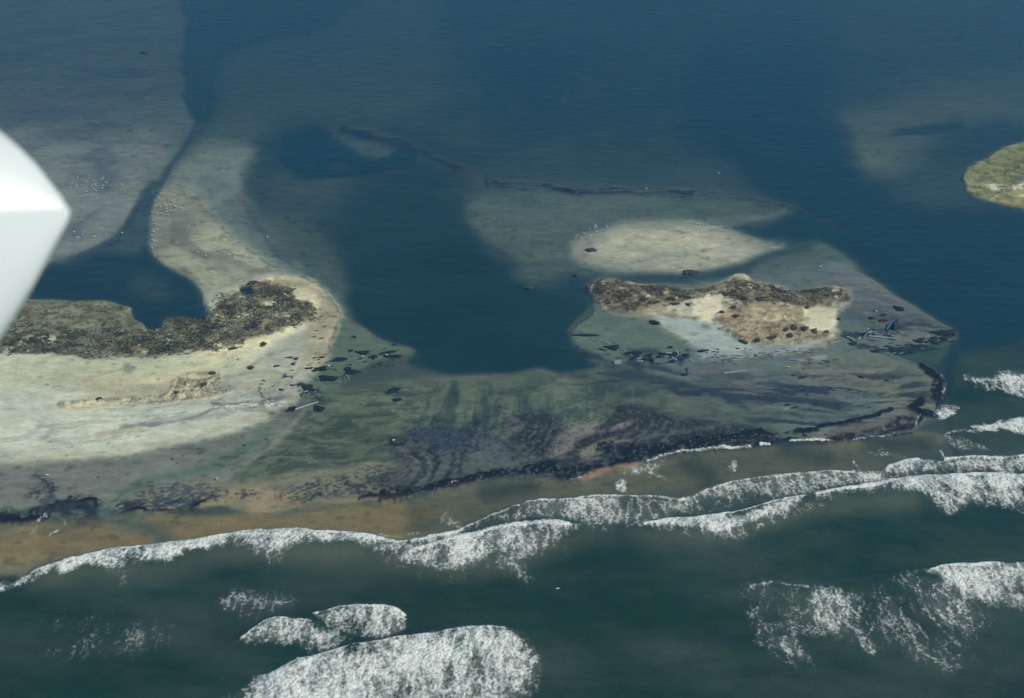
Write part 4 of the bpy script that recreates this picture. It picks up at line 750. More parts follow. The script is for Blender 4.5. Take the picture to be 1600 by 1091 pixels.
# ---- vegetation built of many small leaf faces
def leaf_mesh(name, items, seed):
    """items: (x, y, z, radius, height, colour, count) -> one mesh of small tilted leaf clusters"""
    r = np.random.RandomState(seed); V = []; T = []; nv = 0
    for (x, y, z, rad, hh, col, cnt) in items:
        a = r.rand(cnt)*2*np.pi; q = np.sqrt(r.rand(cnt)); cz = r.rand(cnt)**.7
        rr = rad*q*np.sqrt(np.clip(1-cz*cz*.75, 0, 1))
        cx = x+rr*np.cos(a); cy = y+rr*np.sin(a); zz = z+hh*cz*(1-.35*q)
        s = rad*(.20+.22*r.rand(cnt))
        for k in range(3):
            t = a+r.rand(cnt)*.9+k*2.1
            V.append(np.stack([cx+s*np.cos(t), cy+s*np.sin(t), zz+s*(r.rand(cnt)-.5)*1.3], -1))
        c = np.array(col)*(0.7+.6*r.rand(cnt))[:, None]
        T.append(np.stack([c, c, c], 0)); nv += cnt
    # reorder to triangles
    P = []; Cc = []
    for i in range(len(items)):
        a, b, c = V[3*i:3*i+3]; P.append(np.stack([a, b, c], 1).reshape(-1, 3)); Cc.append(np.swapaxes(T[i], 0, 1).reshape(-1, 3))
    P = np.concatenate(P); Cc = np.concatenate(Cc); m = len(P)
    me = bpy.data.meshes.new(name); me.vertices.add(m); me.vertices.foreach_set('co', P.astype(np.float32).ravel())
    me.loops.add(m); me.loops.foreach_set('vertex_index', np.arange(m, dtype=np.int32))
    me.polygons.add(m//3); me.polygons.foreach_set('loop_start', np.arange(0, m, 3, dtype=np.int32)); me.update(calc_edges=True)
    at = me.attributes.new('tone', 'FLOAT_COLOR', 'POINT'); at.data.foreach_set('color', np.hstack([np.clip(Cc, 0, 1), np.ones((m, 1))]).astype(np.float32).ravel())
    me.materials.append(M_veg); return me
def scatter_veg(name, poly, spacing, rad, hh, pal, label, cat, dens=(.35, .5), dscale=9, seed=1, cnt=14, holes=None):
    s = PG(poly, pad=24); sel, m, d = getmask(s, 6, 5, 8, 600+seed)
    step = STEP; keepn = m > .04; mk = m[keepn]
    idx = sel[keepn]; area = 0
    r = np.random.RandomState(seed)
    cell = np.array([mpp(v) for v in range(-100, 1300, 10)]); k = np.interp(my[idx], np.arange(-100, 1300, 10), cell)
    # ground area that each survey vertex stands for
    vv = (545.5-my[idx])/F; dz = math.sin(PITCH)-vv*math.cos(PITCH); a_ = (STEP*k)*(STEP*k/dz)
    prob = a_/(spacing*spacing)
    if prob.size == 0: return
    den = sstep(dens[0], dens[1], fbm(wx[idx], wy[idx], dscale, 4, 700+seed))
    cntp = r.poisson(np.clip(prob*den*mk**1.5, 0, 6)); ii = np.repeat(idx, cntp)
    jx = wx[ii]+r.randn(len(ii))*spacing*.4; jy = wy[ii]+r.randn(len(ii))*spacing*.4
    items = []
    clump = fbm(jx, jy, 5, 3, 800+seed)
    for q, (x, y, z) in enumerate(zip(jx, jy, H[ii])):
        t = clump[q]+r.randn()*.10; c = pal[min(int(np.clip((t-.3)/.4, 0, .999)*len(pal)), len(pal)-1)]
        sc = .6+.8*r.rand()
        items.append((x, y, z-.1, rad*sc, hh*sc, tuple(alb(c)), cnt))
    o = link(name, leaf_mesh(name, items, seed)); tag(o, label, cat, kind='stuff'); return o
DK = [(62,68,62),(70,76,62),(80,84,66),(90,86,68),(100,98,80),(112,114,98),(126,130,116)]
scatter_veg('dune_scrub', [(-200,515),(50,505),(90,512),(140,515),(185,505),(215,518),(245,515),(262,502),(295,495),(325,492),(350,480),(400,465),(450,455),(460,470),(490,484),(494,494),(470,510),(440,520),(400,530),(370,545),(330,552),(290,552),(250,558),(210,560),(165,562),(140,568),(115,558),(60,555),(-200,550)], 1.0, .95, .7, DK,
            'dense dark grey-green scrub along the crest of the left sand spit', 'scrub', (.30, .42), 6, 1, 11)
scatter_veg('dune_scrub', [(325,470),(345,458),(400,448),(440,440),(458,448),(455,462),(400,475),(350,488),(328,490)], 1.6, .8, .6, [(92,96,64),(104,104,72),(86,86,62),(112,104,76),(70,72,54)],
            'low yellow-green grass behind the scrub, beside the small dark pond', 'dune grass', (.30, .45), 8, 2, 9)
scatter_veg('marsh_grass', [(-200,470),(50,474),(180,475),(200,492),(205,506),(180,512),(60,515),(-200,515)], 1.6, .8, .4, [(80,80,60),(94,94,70),(104,98,74),(116,116,96),(84,78,58)],
            'short olive marsh grass on the low shelf beside the creek pool', 'marsh grass', (.36, .56), 10, 3, 8)
scatter_veg('dune_scrub', [(922,450),(940,442),(975,442),(1000,449),(1050,450),(1085,456),(1110,449),(1135,447),(1160,445),(1200,447),(1235,458),(1258,453),(1300,450),(1322,457),(1325,472),(1300,480),(1260,482),(1225,478),(1200,478),(1165,478),(1140,470),(1110,462),(1080,475),(1055,482),(1020,480),(1000,490),(960,487),(940,475),(928,465)], 1.05, .9, .7,
            [(62,56,54),(72,64,58),(82,72,62),(92,80,68),(104,94,78),(118,112,94)], 'brownish patchy scrub on the dunes of the island right of the breach', 'scrub', (.38, .48), 6, 4, 11)
scatter_veg('dune_grass', [(1128,517),(1150,512),(1185,505),(1210,496),(1250,490),(1255,500),(1215,505),(1250,510),(1262,515),(1290,522),(1300,526),(1270,534),(1220,537),(1170,534),(1145,526)], 1.5, .7, .35, [(118,110,88),(130,122,98),(104,98,80),(142,134,112)],
            'dry tan grass on the low dune at the front of the island', 'dune grass', (.32, .5), 7, 5, 7)
scatter_veg('dune_grass', [(1140,450),(1145,436),(1165,429),(1178,440),(1180,450)], 1.4, .7, .4, [(112,98,56),(124,110,66)], 'small mound of yellow-brown grass at the top of the island', 'dune grass', (.1, .3), 7, 6, 8)
scatter_veg('dune_grass', [(262,622),(275,600),(300,585),(335,583),(355,592),(335,603),(350,612),(365,614),(340,622),(290,626)], 1.4, .7, .5, [(92,86,68),(106,98,78),(80,78,66),(120,114,94)], 'brown grassy hummock on the lower beach of the left spit', 'dune grass', (.40, .52), 5, 7, 8)
scatter_veg('dune_grass', [(92,640),(110,629),(160,630),(220,624),(265,620),(300,618),(345,619),(300,627),(215,633),(150,635)], 1.3, .6, .3, [(100,92,62),(88,80,56),(116,108,78)], 'thin strip of brown grass along the low dune bank of the left spit', 'dune grass', (.35, .5), 6, 8, 7)
scatter_veg('dune_grass', [(240,560),(300,553),(380,545),(430,525),(420,540),(390,565),(320,575),(250,568)], 2.2, .7, .35, [(116,104,80),(128,122,98),(96,90,70)], 'sparse tan grass tufts on the sand below the dark scrub', 'dune grass', (.50, .62), 5, 9, 7)
scatter_veg('marsh_grass', [(1508,275),(1540,250),(1590,225),(1700,205),(1700,330),(1560,310),(1525,305)], 2.4, 1.1, .6, [(96,100,74),(112,112,86),(88,90,70),(120,118,96)], 'green and pale grass covering the islet at the right edge', 'marsh grass', (.38, .55), 16, 10, 7)

# isolated shrubs: one object each
def shrub_mesh(seed, pal, rad=1.4, hh=1.2):
    r = random.Random(seed); it = []
    for k in range(6):
        a = r.uniform(0, 6.28); q = r.uniform(0, .6)*rad
        it.append((q*math.cos(a), q*math.sin(a)*.9, 0, rad*r.uniform(.5, .8), hh*r.uniform(.6, 1.), tuple(alb(r.choice(pal))), 26))
    return leaf_mesh('shrub', it, seed)
SH = [shrub_mesh(900+k, [(56,56,52),(68,64,54),(78,70,58)] if k % 2 else [(54,60,54),(66,70,56),(80,78,62)]) for k in range(5)]
def place(name, me, px, py, sx=1, sy=1, sz=1, rz=0, label=None, cat=None, group=None, dz=0, mat=None):
    o = link(name, me, mat); o.location = pos(px, py, dz); k_ = 1.35 if cat == 'peat block' else 1; k_ = .78 if cat == 'shrub' else k_; sz = sz*.6 if cat == 'shrub' else sz; o.scale = (sx*k_, sy*k_, sz); o.rotation_euler = (0, 0, rz)
    return tag(o, label, cat, group)
shr = [(433,486,1.7,'round dark shrub in a sandy hollow near the tip of the left spit scrub'),(365,551,1.9,'long grey-green shrub alone on the sand below the left scrub band'),(392,577,2.1,'grey shrub standing furthest down the beach of the left spit'),
 (412,543,2.2,'brown shrub at the lower sand scarp edge of the left spit'),(319,606,2.2,'dark shrub at the left foot of the brown grassy hummock'),(333,588,1.9,'dark shrub on top of the brown grassy hummock'),(276,617,1.7,'small shrub at the left end of the brown grassy hummock'),(156,627,1.6,'dark shrub on the thin grassy dune bank of the left spit'),
 (1310,499,1.5,'dark shrub alone on wet sand just right of the island dunes'),(1258,485,2.2,'blackish shrub above the bright sand bowl at the right of the island')]
for k, (x, y, s, l) in enumerate(shr):
    place('shrub', SH[k % 5], x, y, s, s*.8, 1, R.uniform(0, 6), l, 'shrub', 'isolated shrubs')
def row(pts, what, where, name, meshes, cat, group, sz=1.3, flat=.8, dz=0, ordn=True, zs=1.0):
    W = ['first', 'second', 'third', 'fourth', 'fifth', 'sixth', 'seventh', 'eighth', 'ninth', 'tenth', 'eleventh', 'twelfth']
    for k, p in enumerate(sorted(pts)):
        s = p[2] if len(p) > 2 else sz
        l = f'{what}, {W[k]} from the left {where}' if ordn and k < 12 else f'{what} {where}'
        place(name, meshes[(k*3) % len(meshes)], p[0], p[1], s, s*flat, zs*(.7+.3*s), R.uniform(0, 6), l, cat, group, dz)
row([(1163,537),(1183,536),(1205,533),(1233,531),(1227,521),(1240,519),(1256,520),(1273,523),(1289,524)], 'dark shrub', "along the island's lower dune edge", 'shrub', SH, 'shrub', 'shrubs of the lower dune edge', 2.7, .6)
row([(1026,479),(1046,473),(1054,481),(1074,483),(1144,487),(1127,495),(1149,500)], 'dark round shrub', "on the island's pale sand slope", 'shrub', SH, 'shrub', 'shrubs of the pale sand slope', 2.1, .7)
row([(1163,473),(1187,474),(1212,471),(1133,468)], 'wide blackish shrub', "at the scrub edge in the island's middle", 'shrub', SH, 'shrub', 'shrubs of the scrub edge', 2.0)

# ---- rough lumps of peat
def lump(seed, sub=2, flat=.35, rough=.4, mat=None, name='peat_block'):
    bm = bmesh.new(); bmesh.ops.create_icosphere(bm, subdivisions=sub, radius=1)
    off = Vector((seed*3.1, seed*1.7, 0)); r = random.Random(seed)
    for v in bm.verts:
        d = mnoise.noise(v.co*1.3+off)*rough*1.4+mnoise.noise(v.co*3.1+off)*rough*.6
        c = v.co*(1+d); top = .75+.15*mnoise.noise(v.co*2+off)
        v.co = Vector((c.x, c.y, max(min(c.z, top), -.3)*flat*1.3))
    me = bpy.data.meshes.new(name); bm.to_mesh(me); bm.free(); me.materials.append(mat or M_peat); return me
PB = [lump(k+1, 3, .35, .75) for k in range(9)]
SL = []
for k in range(3):                                       # long thin slabs of peat and beam
    me = lump(30+k, 3, .3, .25); SL.append(me)
RED = [lump(50+k, 4, .45, .55, M_redpeat, 'marsh_clump') for k in range(3)]
for k, (x, y, s, l) in enumerate([(892,295,3.2,'reddish brown marsh clump on the dark weed line above the sand bar'),(925,393,2.6,'dark brown marsh clump at the left end of the pale sand bar'),
    (1078,425,3.0,'brown marsh clump in the narrow channel between sand bar and island'),(826,450,2.2,'small reddish marsh clump alone in the deep water of the breach'),
    (227,82,2.9,'dark reddish clump alone on the far shoal at the upper left'),(397,446,2.2,'dark reddish clump beside the small blue pond on the left spit'),(900,430,1.3,'small pale brown clump in the shallows left of the island')]):
    o = place('marsh_clump', RED[k % 3], x, y, s, s*.62, 1.5, 0, l, 'marsh clump', 'marsh clumps', .15); o.location.z = max(o.location.z, -.05)
# ---- single peat blocks the photo shows apart
blk = [(606,551,2.9,.8,.35,'long dark block in shallow water right of the left spit, beside a white gull'),(613,557,2.4,.9,-.1,'low dark block just below the long one beyond the left spit'),
 (615,611,2.2,1.2,.4,'black slanting slab on the green shallows of the washover'),(621,625,1.4,.8,0,'smaller black slab below the slanting slab on the washover'),(516,591,2.6,1.5,.1,'large oval black block right of the left spit wreckage'),
 (498,578,2.4,1.3,.2,'broken dark block at the water edge of the left spit tip'),(552,582,2.2,1.2,-.2,'dark block beside a slanting pale plank off the left spit'),(545,578,1.6,1.1,0,'small dark block touching the block beside the slanting plank'),
 (567,551,2.1,1.1,-.2,'flat dark block in a cluster on the shallows off the left spit'),(532,562,1.9,1.2,.1,'flat dark block nearest the spit in the shallows cluster'),(583,558,1.1,1.1,0,'small dark block at the right end of the shallows cluster'),
 (553,527,.8,.5,0,'tiny dark lump alone on the flat above the shallows cluster'),(548,548,.8,.5,0,'tiny dark lump just left of the flat dark cluster block'),(1406,483,1.4,1.6,0,'black upright lump on the wet sand right of the island'),
 (1380,493,.9,.7,0,'small black lump below the upright one, right of the island'),(1380,502,1.5,.7,0,'low black lump just above the leaning blue board'),(1363,498,1.5,.6,0,'low black lump left of the one above the blue board'),
 (957,543,2.2,1.3,-.1,'black block with a pale stick, left of the island wreckage'),(915,524,4.6,.6,-.03,'long black beam of peat in the shallows left of the island'),(992,552,1.9,1.1,-.2,'dark block between the pale slab and the island wreckage'),
 (1047,543,.9,.5,0,'small dark lump just above the island wreckage'),(1099,550,1.8,.45,.1,'short dark bar on the pale sand in front of the island'),(500,638,1.5,1.4,0,'dark block at the outer end of the pale pole'),
 (455,640,1.4,1.5,0,'dark block at the shore end of the pale pole'),(1070,586,1.0,.6,0,'dark edge block under the grey roof piece'),(1025,506,2.6,.7,-.5,'dark strip of turf slumped below the left dune of the island')]
for k, (x, y, sx, sy, rz, l) in enumerate(blk):
    me = PB[k % 9] if sx < 2.3*sy+1 else SL[k % 3]
    place('peat_block', me, x, y, sx, sy, 1.1+.3*sx, rz, l, 'peat block', None, .05)
def cloud(cnt, x0, y0, x1, y1, smin, smax, seed, what, where, group, name='peat_block', meshes=None, cat='peat block', bias=None):
    r = random.Random(seed)
    for k in range(cnt):
        x = r.uniform(x0, x1); y = r.uniform(y0, y1)
        if bias: y = bias(x)+(r.random()-.5)*(y1-y0)
        s = smin+(smax-smin)*r.random()**2.2
        place(name, (meshes or PB)[r.randrange(len(meshes or PB))], x, y, s*r.uniform(1, 1.7), s*r.uniform(.5, .9), s*1.2, r.uniform(-.4, .4), f'{what} {where}', cat, group, 0)
cloud(16, 430, 560, 505, 620, .35, .9, 1, 'small dark lump', 'strewn on the sand around the left spit wreckage', 'lumps around the left wreckage')
cloud(14, 1455, 512, 1492, 532, .7, 1.6, 2, 'black boulder-like lump', 'awash at the far right point of the island', 'lumps at the right point', bias=lambda x: 520+(x-1455)*.15)
cloud(22, 1210, 560, 1400, 650, .3, .8, 3, 'small dark lump', 'scattered over the wet sand flat below the island', 'lumps on the lower wet flat')
cloud(24, 1230, 672, 1425, 686, .3, .8, 4, 'small black peat lump', 'strewn along the seaward beach right of the island', 'lumps on the seaward beach', bias=lambda x: 690-(x-1230)*.1)
cloud(14, 985, 552, 1070, 566, .8, 1.6, 5, 'dark wet lump', 'in the wreckage heap left of the front dune', 'lumps in the island wreckage')
cloud(18, 1330, 532, 1480, 548, .6, 1.5, 6, 'dark wet lump', 'in the long debris line right of the island', 'lumps in the long debris line', bias=lambda x: 545-abs(x-1400)*.05-max(0, x-1420)*.25)
cloud(12, 1090, 545, 1180, 560, .3, .6, 7, 'tiny dark lump', 'on the pale sand at the foot of the front dune', 'lumps at the foot of the front dune')
cloud(12, 640, 665, 780, 690, .2, .5, 8, 'tiny dark lump', 'on the peat outcrop of the washover', 'lumps on the washover peat')
cloud(12, 490, 480, 515, 600, .25, .5, 9, 'small dark lump', 'in the tide line beside the orange sand', 'lumps of the spit tide line', bias=lambda x: 540)

# ---- planks, poles, panels
cloud(34, 485, 545, 625, 600, .25, .85, 12, 'dark fragment', 'among the dark blocks in the shallows off the left spit', 'fragments off the left spit', bias=lambda x: 588-(x-485)*.25)
cloud(14, 935, 535, 1000, 560, .3, .8, 14, 'dark fragment', 'between the pale slab and the island wreckage', 'fragments by the pale slab', bias=lambda x: 540+(x-935)*.35)
cloud(20, 140, 700, 420, 740, .2, .45, 15, 'tiny dark speck of wrack', 'on the wet beach of the left spit', 'wrack on the wet beach', bias=lambda x: 735-(x-140)*.16)
def plank_mesh(seed, L=1., W=.16, T=.05, name='plank'):
    r = random.Random(seed); bm = bmesh.new(); S = 5; rings = []
    for i in range(S+1):
        t = i/S*2-1; e = .25 if i in (0, S) else 1
        w0 = W*(1 if i not in (0, S) else r.uniform(.45, .85)); bend = .03*(1-t*t)+r.uniform(-.004, .004); sx = r.uniform(-.02, .02)
        rings.append([bm.verts.new((t*L+(r.uniform(-.05, .05) if i in (0, S) else 0), a*w0+sx, bend+b*T)) for a, b in ((-1, 0), (-.9, 1), (.9, 1), (1, 0))])
    for i in range(S):
        for k in range(4):
            bm.faces.new((rings[i][k], rings[i][(k+1) % 4], rings[i+1][(k+1) % 4], rings[i+1][k]))
    bm.faces.new(rings[0][::-1]); bm.faces.new(rings[-1]); bmesh.ops.recalc_face_normals(bm, faces=bm.faces)
    me = bpy.data.meshes.new(name); bm.to_mesh(me); bm.free(); return me
def with_mat(me, m): c = me.copy(); c.materials.clear(); c.materials.append(m); return c
PK = {m.name: [with_mat(plank_mesh(k), m) for k in range(5)] for m in (M_pale, M_grey, M_dark, M_blue, M_tan)}
def plank(px, py, px2, py2, m, label, width=.3, lift=.12, tilt=0, name='plank', cat='plank', group=None):
    a = pos(px, py); b = pos(px2, py2); c = (a+b)/2; d = b-a; L = math.hypot(d.x, d.y)/2
    o = link(name, PK[m.name][R.randrange(5)]); o.location = (c.x, c.y, max(a.z, b.z)+lift)
    o.scale = (L, width/.26, 1.5); o.rotation_euler = (0, tilt, math.atan2(d.y, d.x)); return tag(o, label, cat, group)
def pole(px, py, px2, py2, rad, label):
    a = pos(px, py); b = pos(px2, py2); d = b-a; L = math.hypot(d.x, d.y); bm = bmesh.new(); rings = []
    for i in range(9):
        t = i/8; r_ = rad*(1.15-.4*t); cy = .12*math.sin(t*3.1)
        rings.append([bm.verts.new((t*L, cy+r_*math.cos(q*math.pi/4), rad+r_*math.sin(q*math.pi/4))) for q in range(8)])
    for i in range(8):
        for q in range(8): bm.faces.new((rings[i][q], rings[i][(q+1) % 8], rings[i+1][(q+1) % 8], rings[i+1][q]))
    bm.faces.new(rings[0]); bm.faces.new(rings[-1]); bmesh.ops.recalc_face_normals(bm, faces=bm.faces)
    me = bpy.data.meshes.new('pole'); bm.to_mesh(me); bm.free(); o = link('pole', me, M_tan); o.location = (a.x, a.y, max(a.z, b.z, -.05)+.02); o.rotation_euler = (0, 0, math.atan2(d.y, d.x))
    return tag(o, label, 'pole')
pole(461,641, 497,629, .30, 'long pale pole lying from the left spit out into the shallows')
pole(1131,584, 1167,580, .26, 'long white pole lying alone on the wet sand in front of the island')
pole(1357,526, 1402,531, .32, 'long tan pole in the debris line, just below the blue board')
pole(1323,528, 1334,533, .45, 'short thick white log left of the long tan pole')
pole(1292,533, 1304,526, .2, 'pale stick at the right foot of the island dunes, the upper of two')
pole(1297,537, 1314,533, .2, 'pale stick at the right foot of the island dunes, the lower of two')
pole(540,586, 546,593, .2, 'slanting pale stick beside a dark block off the left spit')
plank(1385,516, 1394,508, M_blue, 'bright blue board leaning in the debris right of the island', .45, 1.1, -.25)
plank(1383,521, 1392,512, M_dark, 'dark board leaning under the bright blue board', .5, .4, -.2)
plank(1349,529, 1359,517, M_grey, 'wide grey board standing diagonally left of the blue board', .7, .5)
plank(1361,518, 1370,520, M_pale, 'pale board at the top of the debris left of the blue board', .35, .3)
plank(1341,531, 1345,527, M_pale, 'short white board beside the diagonal grey board', .4, .3)
for k, x in enumerate((1387, 1397, 1408)):
    plank(x-3.5, 552.5, x+3.5, 552, M_pale, f'small white plank, {["left", "middle", "right"][k]} one of three in a row at the debris edge', .25, .3, group='three planks in a row')
plank(1461,535, 1468,532, M_tan, 'tan plank near the right end of the debris line', .25, .4)
plank(1446,527, 1452,526, M_pale, 'pale board above the right part of the debris line', .45, .3)
plank(475,615, 482,613, M_pale, 'bright white board in the dark heap by the left spit', .45, .9)
plank(448,592, 451,589, M_pale, 'small white board on the small heap up the left beach', .5, .7)
plank(528,595, 531,598, M_pale, 'short pale plank right of the large oval black block', .2, .2)
plank(948,536, 954,540, M_pale, 'pale stick lying on the black block left of the island wreckage', .2, .9)
plank(1078,562, 1084,567, M_pale, 'bright white slanting board right of the dark wreckage heap', .3, .7)
plank(1057,548, 1060,556, M_pale, 'upright pale board at the top of the dark wreckage heap', .3, .8, .2)
plank(1050,561, 1058,565, M_pale, 'pale board lying across the right of the dark wreckage heap', .35, .8)
plank(1040,553, 1050,554, M_pale, 'wide pale board at the top left of the dark wreckage heap', .6, .8)
plank(976,563, 984,560, M_grey, 'grey plank right of the pale broken slab', .25, .2)
def pile(cnt, cx, cy, rx, ry, mats, lmin, lmax, seed, where, group, ang=.0, spread=.5, hmax=.8):
    r = random.Random(seed)
    for k in range(cnt):
        a = r.uniform(0, 6.28); q = math.sqrt(r.random()); x = cx+rx*q*math.cos(a); y = cy+ry*q*math.sin(a)
        m = r.choice(mats); L = r.uniform(lmin, lmax); t = ang+r.gauss(0, spread)
        word = {'bleached_wood': 'pale', 'grey_wood': 'grey', 'dark_wet_wood': 'dark wet'}[m.name]
        plank(x-L/2*math.cos(t), y+L/2*math.sin(t)*.55, x+L/2*math.cos(t), y-L/2*math.sin(t)*.55, m, f'{word} plank {where}', r.uniform(.18, .45), .1+r.random()*hmax*(1-q*.6), r.uniform(-.12, .12), group=f'{word} planks {where}')
G3 = [M_grey, M_grey, M_dark, M_pale]
pile(26, 1030, 559, 44, 9, [M_grey, M_dark, M_dark, M_pale], 4, 12, 11, 'in the dark wreckage heap left of the front dune', 0, .1, .5)
pile(30, 1143, 563, 38, 8, [M_pale, M_grey, M_pale, M_grey], 4, 13, 12, 'in the flat pale debris sheet before the island', 0, 0, .12, .2)
pile(26, 1200, 556, 22, 7, [M_grey, M_pale, M_grey, M_dark], 3, 10, 13, 'in the scattered heap below the tan dune grass', 0, .1, .5, .4)
pile(20, 1248, 549, 28, 4, [M_grey, M_pale, M_dark], 4, 11, 14, 'in the thin debris line under the front dune edge', 0, .15, .25, .4)
pile(32, 1370, 524, 42, 9, [M_dark, M_dark, M_grey, M_pale], 4, 14, 15, 'in the debris around the blue board', 0, 0, .5)
pile(30, 1420, 541, 60, 6, [M_dark, M_dark, M_grey], 5, 15, 16, 'in the long dark debris line right of the island', 0, .05, .2, .4)
pile(26, 484, 614, 19, 11, [M_dark, M_grey, M_dark, M_pale], 3, 8, 17, 'in the dark heap beside the left spit', 0, .3, .7)
pile(26, 417, 612, 13, 17, [M_grey, M_pale, M_grey, M_dark], 3, 7, 18, 'in the grey heap on the tip of the left beach', 0, .2, .7, .4)
pile(12, 452, 590, 10, 4, [M_dark, M_grey, M_pale], 3, 6, 19, 'in the small heap up the left beach', 0, .2, .6, .4)
pile(22, 405, 634, 35, 6, [M_pale, M_grey, M_pale], 3, 8, 20, 'in the pale litter strip on the left beach', 0, .1, .5, .2)
pile(16, 520, 572, 40, 14, [M_dark, M_grey], 3, 8, 21, 'among the dark blocks off the left spit tip', 0, .2, .4, .2)
pile(16, 1275, 565, 40, 7, [M_dark, M_grey], 4, 16, 22, 'in the faint dark debris band on the wet flat', 0, 0, .15, .1)
# broken roof and wall pieces
def panel(px, py, w, h, rz, tx, ty, m, label, nraf=4, lift=.5, seed=1):
    r = random.Random(seed); root = bpy.data.objects.new('wrecked_roof', None); COL.objects.link(root)
    root.location = pos(px, py, lift); root.rotation_euler = (tx, ty, rz); tag(root, label, 'wrecked roof', None)
    bm = bmesh.new(); rows = 6
    for i in range(rows):                                # lapped courses with broken ends
        y0 = -h/2+h*i/rows; y1 = y0+h/rows*1.12; xa = -w/2+r.uniform(0, .34)*w*(1 if i in (0, rows-1) else .5); xb = w/2-r.uniform(0, .22)*w*(1 if i in (0, 1) else .4)
        z0 = .06+.012*(i % 2); vs = []
        for (x, y, z) in ((xa, y0, z0+.05), (xb, y0, z0+.05), (xb, y1, z0), (xa, y1, z0), (xa, y0, z0-.03), (xb, y0, z0-.03), (xb, y1, z0-.06), (xa, y1, z0-.06)): vs.append(bm.verts.new((x, y, z)))
        for f in ((0, 1, 2, 3), (7, 6, 5, 4), (0, 4, 5, 1), (1, 5, 6, 2), (2, 6, 7, 3), (3, 7, 4, 0)): bm.faces.new([vs[q] for q in f])
    me = bpy.data.meshes.new('boarding'); bm.to_mesh(me); bm.free(); link('boarding', me, m, root)
    for i in range(nraf):
        o = link('rafter', PK['dark_wet_wood'][i % 5], None, root); o.location = (-w/2+w*(i+.5)/nraf, 0, -.16); o.rotation_euler = (0, 0, math.pi/2); o.scale = (h*.52, .5, 3)
    return root
panel(965, 567, 3.8, 2.6, .12, .3, .05, M_wall, 'pale broken slab of boards at the edge of the deep water', seed=1)
panel(1032, 566, 7.6, 3.4, .12, .22, -.02, M_grey, 'largest grey roof piece, in the middle of the dark wreckage heap', 6, .8, 2)
panel(1083, 580, 5.6, 5.0, -.25, .12, .1, M_grey, 'flat grey roof piece lying alone below the dark wreckage heap', 5, .4, 3)
panel(1372, 525, 4.0, 2.6, .2, .3, .1, M_grey, 'small grey roof piece left of the blue board', 3, .5, 4)
panel(480, 607, 4.6, 2.6, .1, .3, -.1, M_dark, 'dark roof piece at the top of the heap by the left spit', 4, .7, 5)
panel(1136, 564, 5.2, 2.4, 0, .08, 0, M_grey, 'grey wall piece lying flat in the pale debris sheet', 4, .3, 6)
# standing dark slab behind the blue board
sb = lump(77, 3, .35, .18, M_dark, 'standing_slab'); o = place('wreckage_slab', sb, 1399, 510, 1.1, 4.2, 5.5, -.45, 'tall dark slab of wreckage standing behind the blue board', 'wreckage slab', None, .4)

# ---- gulls
def gull_mesh(flying=False):
    bm = bmesh.new()
    def ell(c, r, mat=0, seg=8, rg=6):
        m0 = bmesh.ops.create_uvsphere(bm, u_segments=seg, v_segments=rg, radius=1)['verts']
        for v in m0: v.co = Vector((v.co.x*r[0]+c[0], v.co.y*r[1]+c[1], v.co.z*r[2]+c[2]))
        for f in {f for v in m0 for f in v.link_faces}: f.material_index = mat
    ell((0, 0, .26), (.25, .12, .12)); ell((.2, 0, .38), (.085, .07, .08)); ell((.13, 0, .32), (.12, .075, .08)); ell((-.27, 0, .25), (.14, .05, .03))
    ell((.3, 0, .37), (.05, .015, .015), 2)
    if flying:
        for s in (-1, 1):
            vs = [bm.verts.new(p) for p in ((.12, s*.08, .3), (.16, s*.38, .42), (.02, s*.75, .36), (-.05, s*.38, .40), (-.12, s*.08, .3))]
            f = bm.faces.new(vs); f.material_index = 0
            vs2 = [bm.verts.new((v.co.x, v.co.y, v.co.z-.025)) for v in vs]; bm.faces.new(vs2[::-1])
            for q in range(5): bm.faces.new((vs[q], vs2[q], vs2[(q+1) % 5], vs[(q+1) % 5]))
    else:
        for s in (-1, 1): ell((-.06, s*.105, .28), (.25, .035, .085), 1); ell((.02, s*.04, .08), (.012, .012, .1), 2, 5, 4)
    bmesh.ops.recalc_face_normals(bm, faces=bm.faces)
    me = bpy.data.meshes.new('gull'); bm.to_mesh(me); bm.free()
    for p in me.polygons: p.use_smooth = True
    for m in (M_gull, M_gullg, M_beak): me.materials.append(m)
    return me
GM = gull_mesh(); GF = gull_mesh(True)
def gull(px, py, label, group, s=1.9):
    x, y = ground(px, py); o = link('gull', GM); o.location = (float(x), float(y), max(Hat(px, py), -.02)); o.scale = (s, s, s); o.rotation_euler = (0, 0, R.uniform(2.2, 4.0)); return tag(o, label, 'gull', group)
def flock(cnt, cx, cy, rx, ry, seed, where, s=1.9, rot=0):
    r = random.Random(seed)
    for k in range(cnt):
        a, b = r.gauss(0, .55)*rx, r.gauss(0, .55)*ry
        gull(cx+a*math.cos(rot)-b*math.sin(rot), cy+a*math.sin(rot)+b*math.cos(rot), f'white gull {"standing " if not where.startswith("strung") and not where.startswith("scattered") else ""}{where}', f'gulls {where}', s)
flock(26, 145, 290, 42, 16, 1, 'in the upper flock on the flat left of the creek')
flock(12, 140, 370, 40, 14, 2, 'in the sparse lower flock left of the creek')
flock(26, 262, 325, 20, 18, 3, 'in the dense flock on the right bank of the creek')
flock(12, 240, 372, 6, 24, 4, "strung along the creek's right bank above the pool")
flock(12, 340, 400, 45, 22, 5, 'scattered on the sand flat behind the left spit')
flock(14, 925, 362, 30, 7, 6, 'along the upper left edge of the pale sand bar', rot=-.35)
flock(6, 1095, 352, 14, 4, 7, 'on the upper right edge of the pale sand bar')
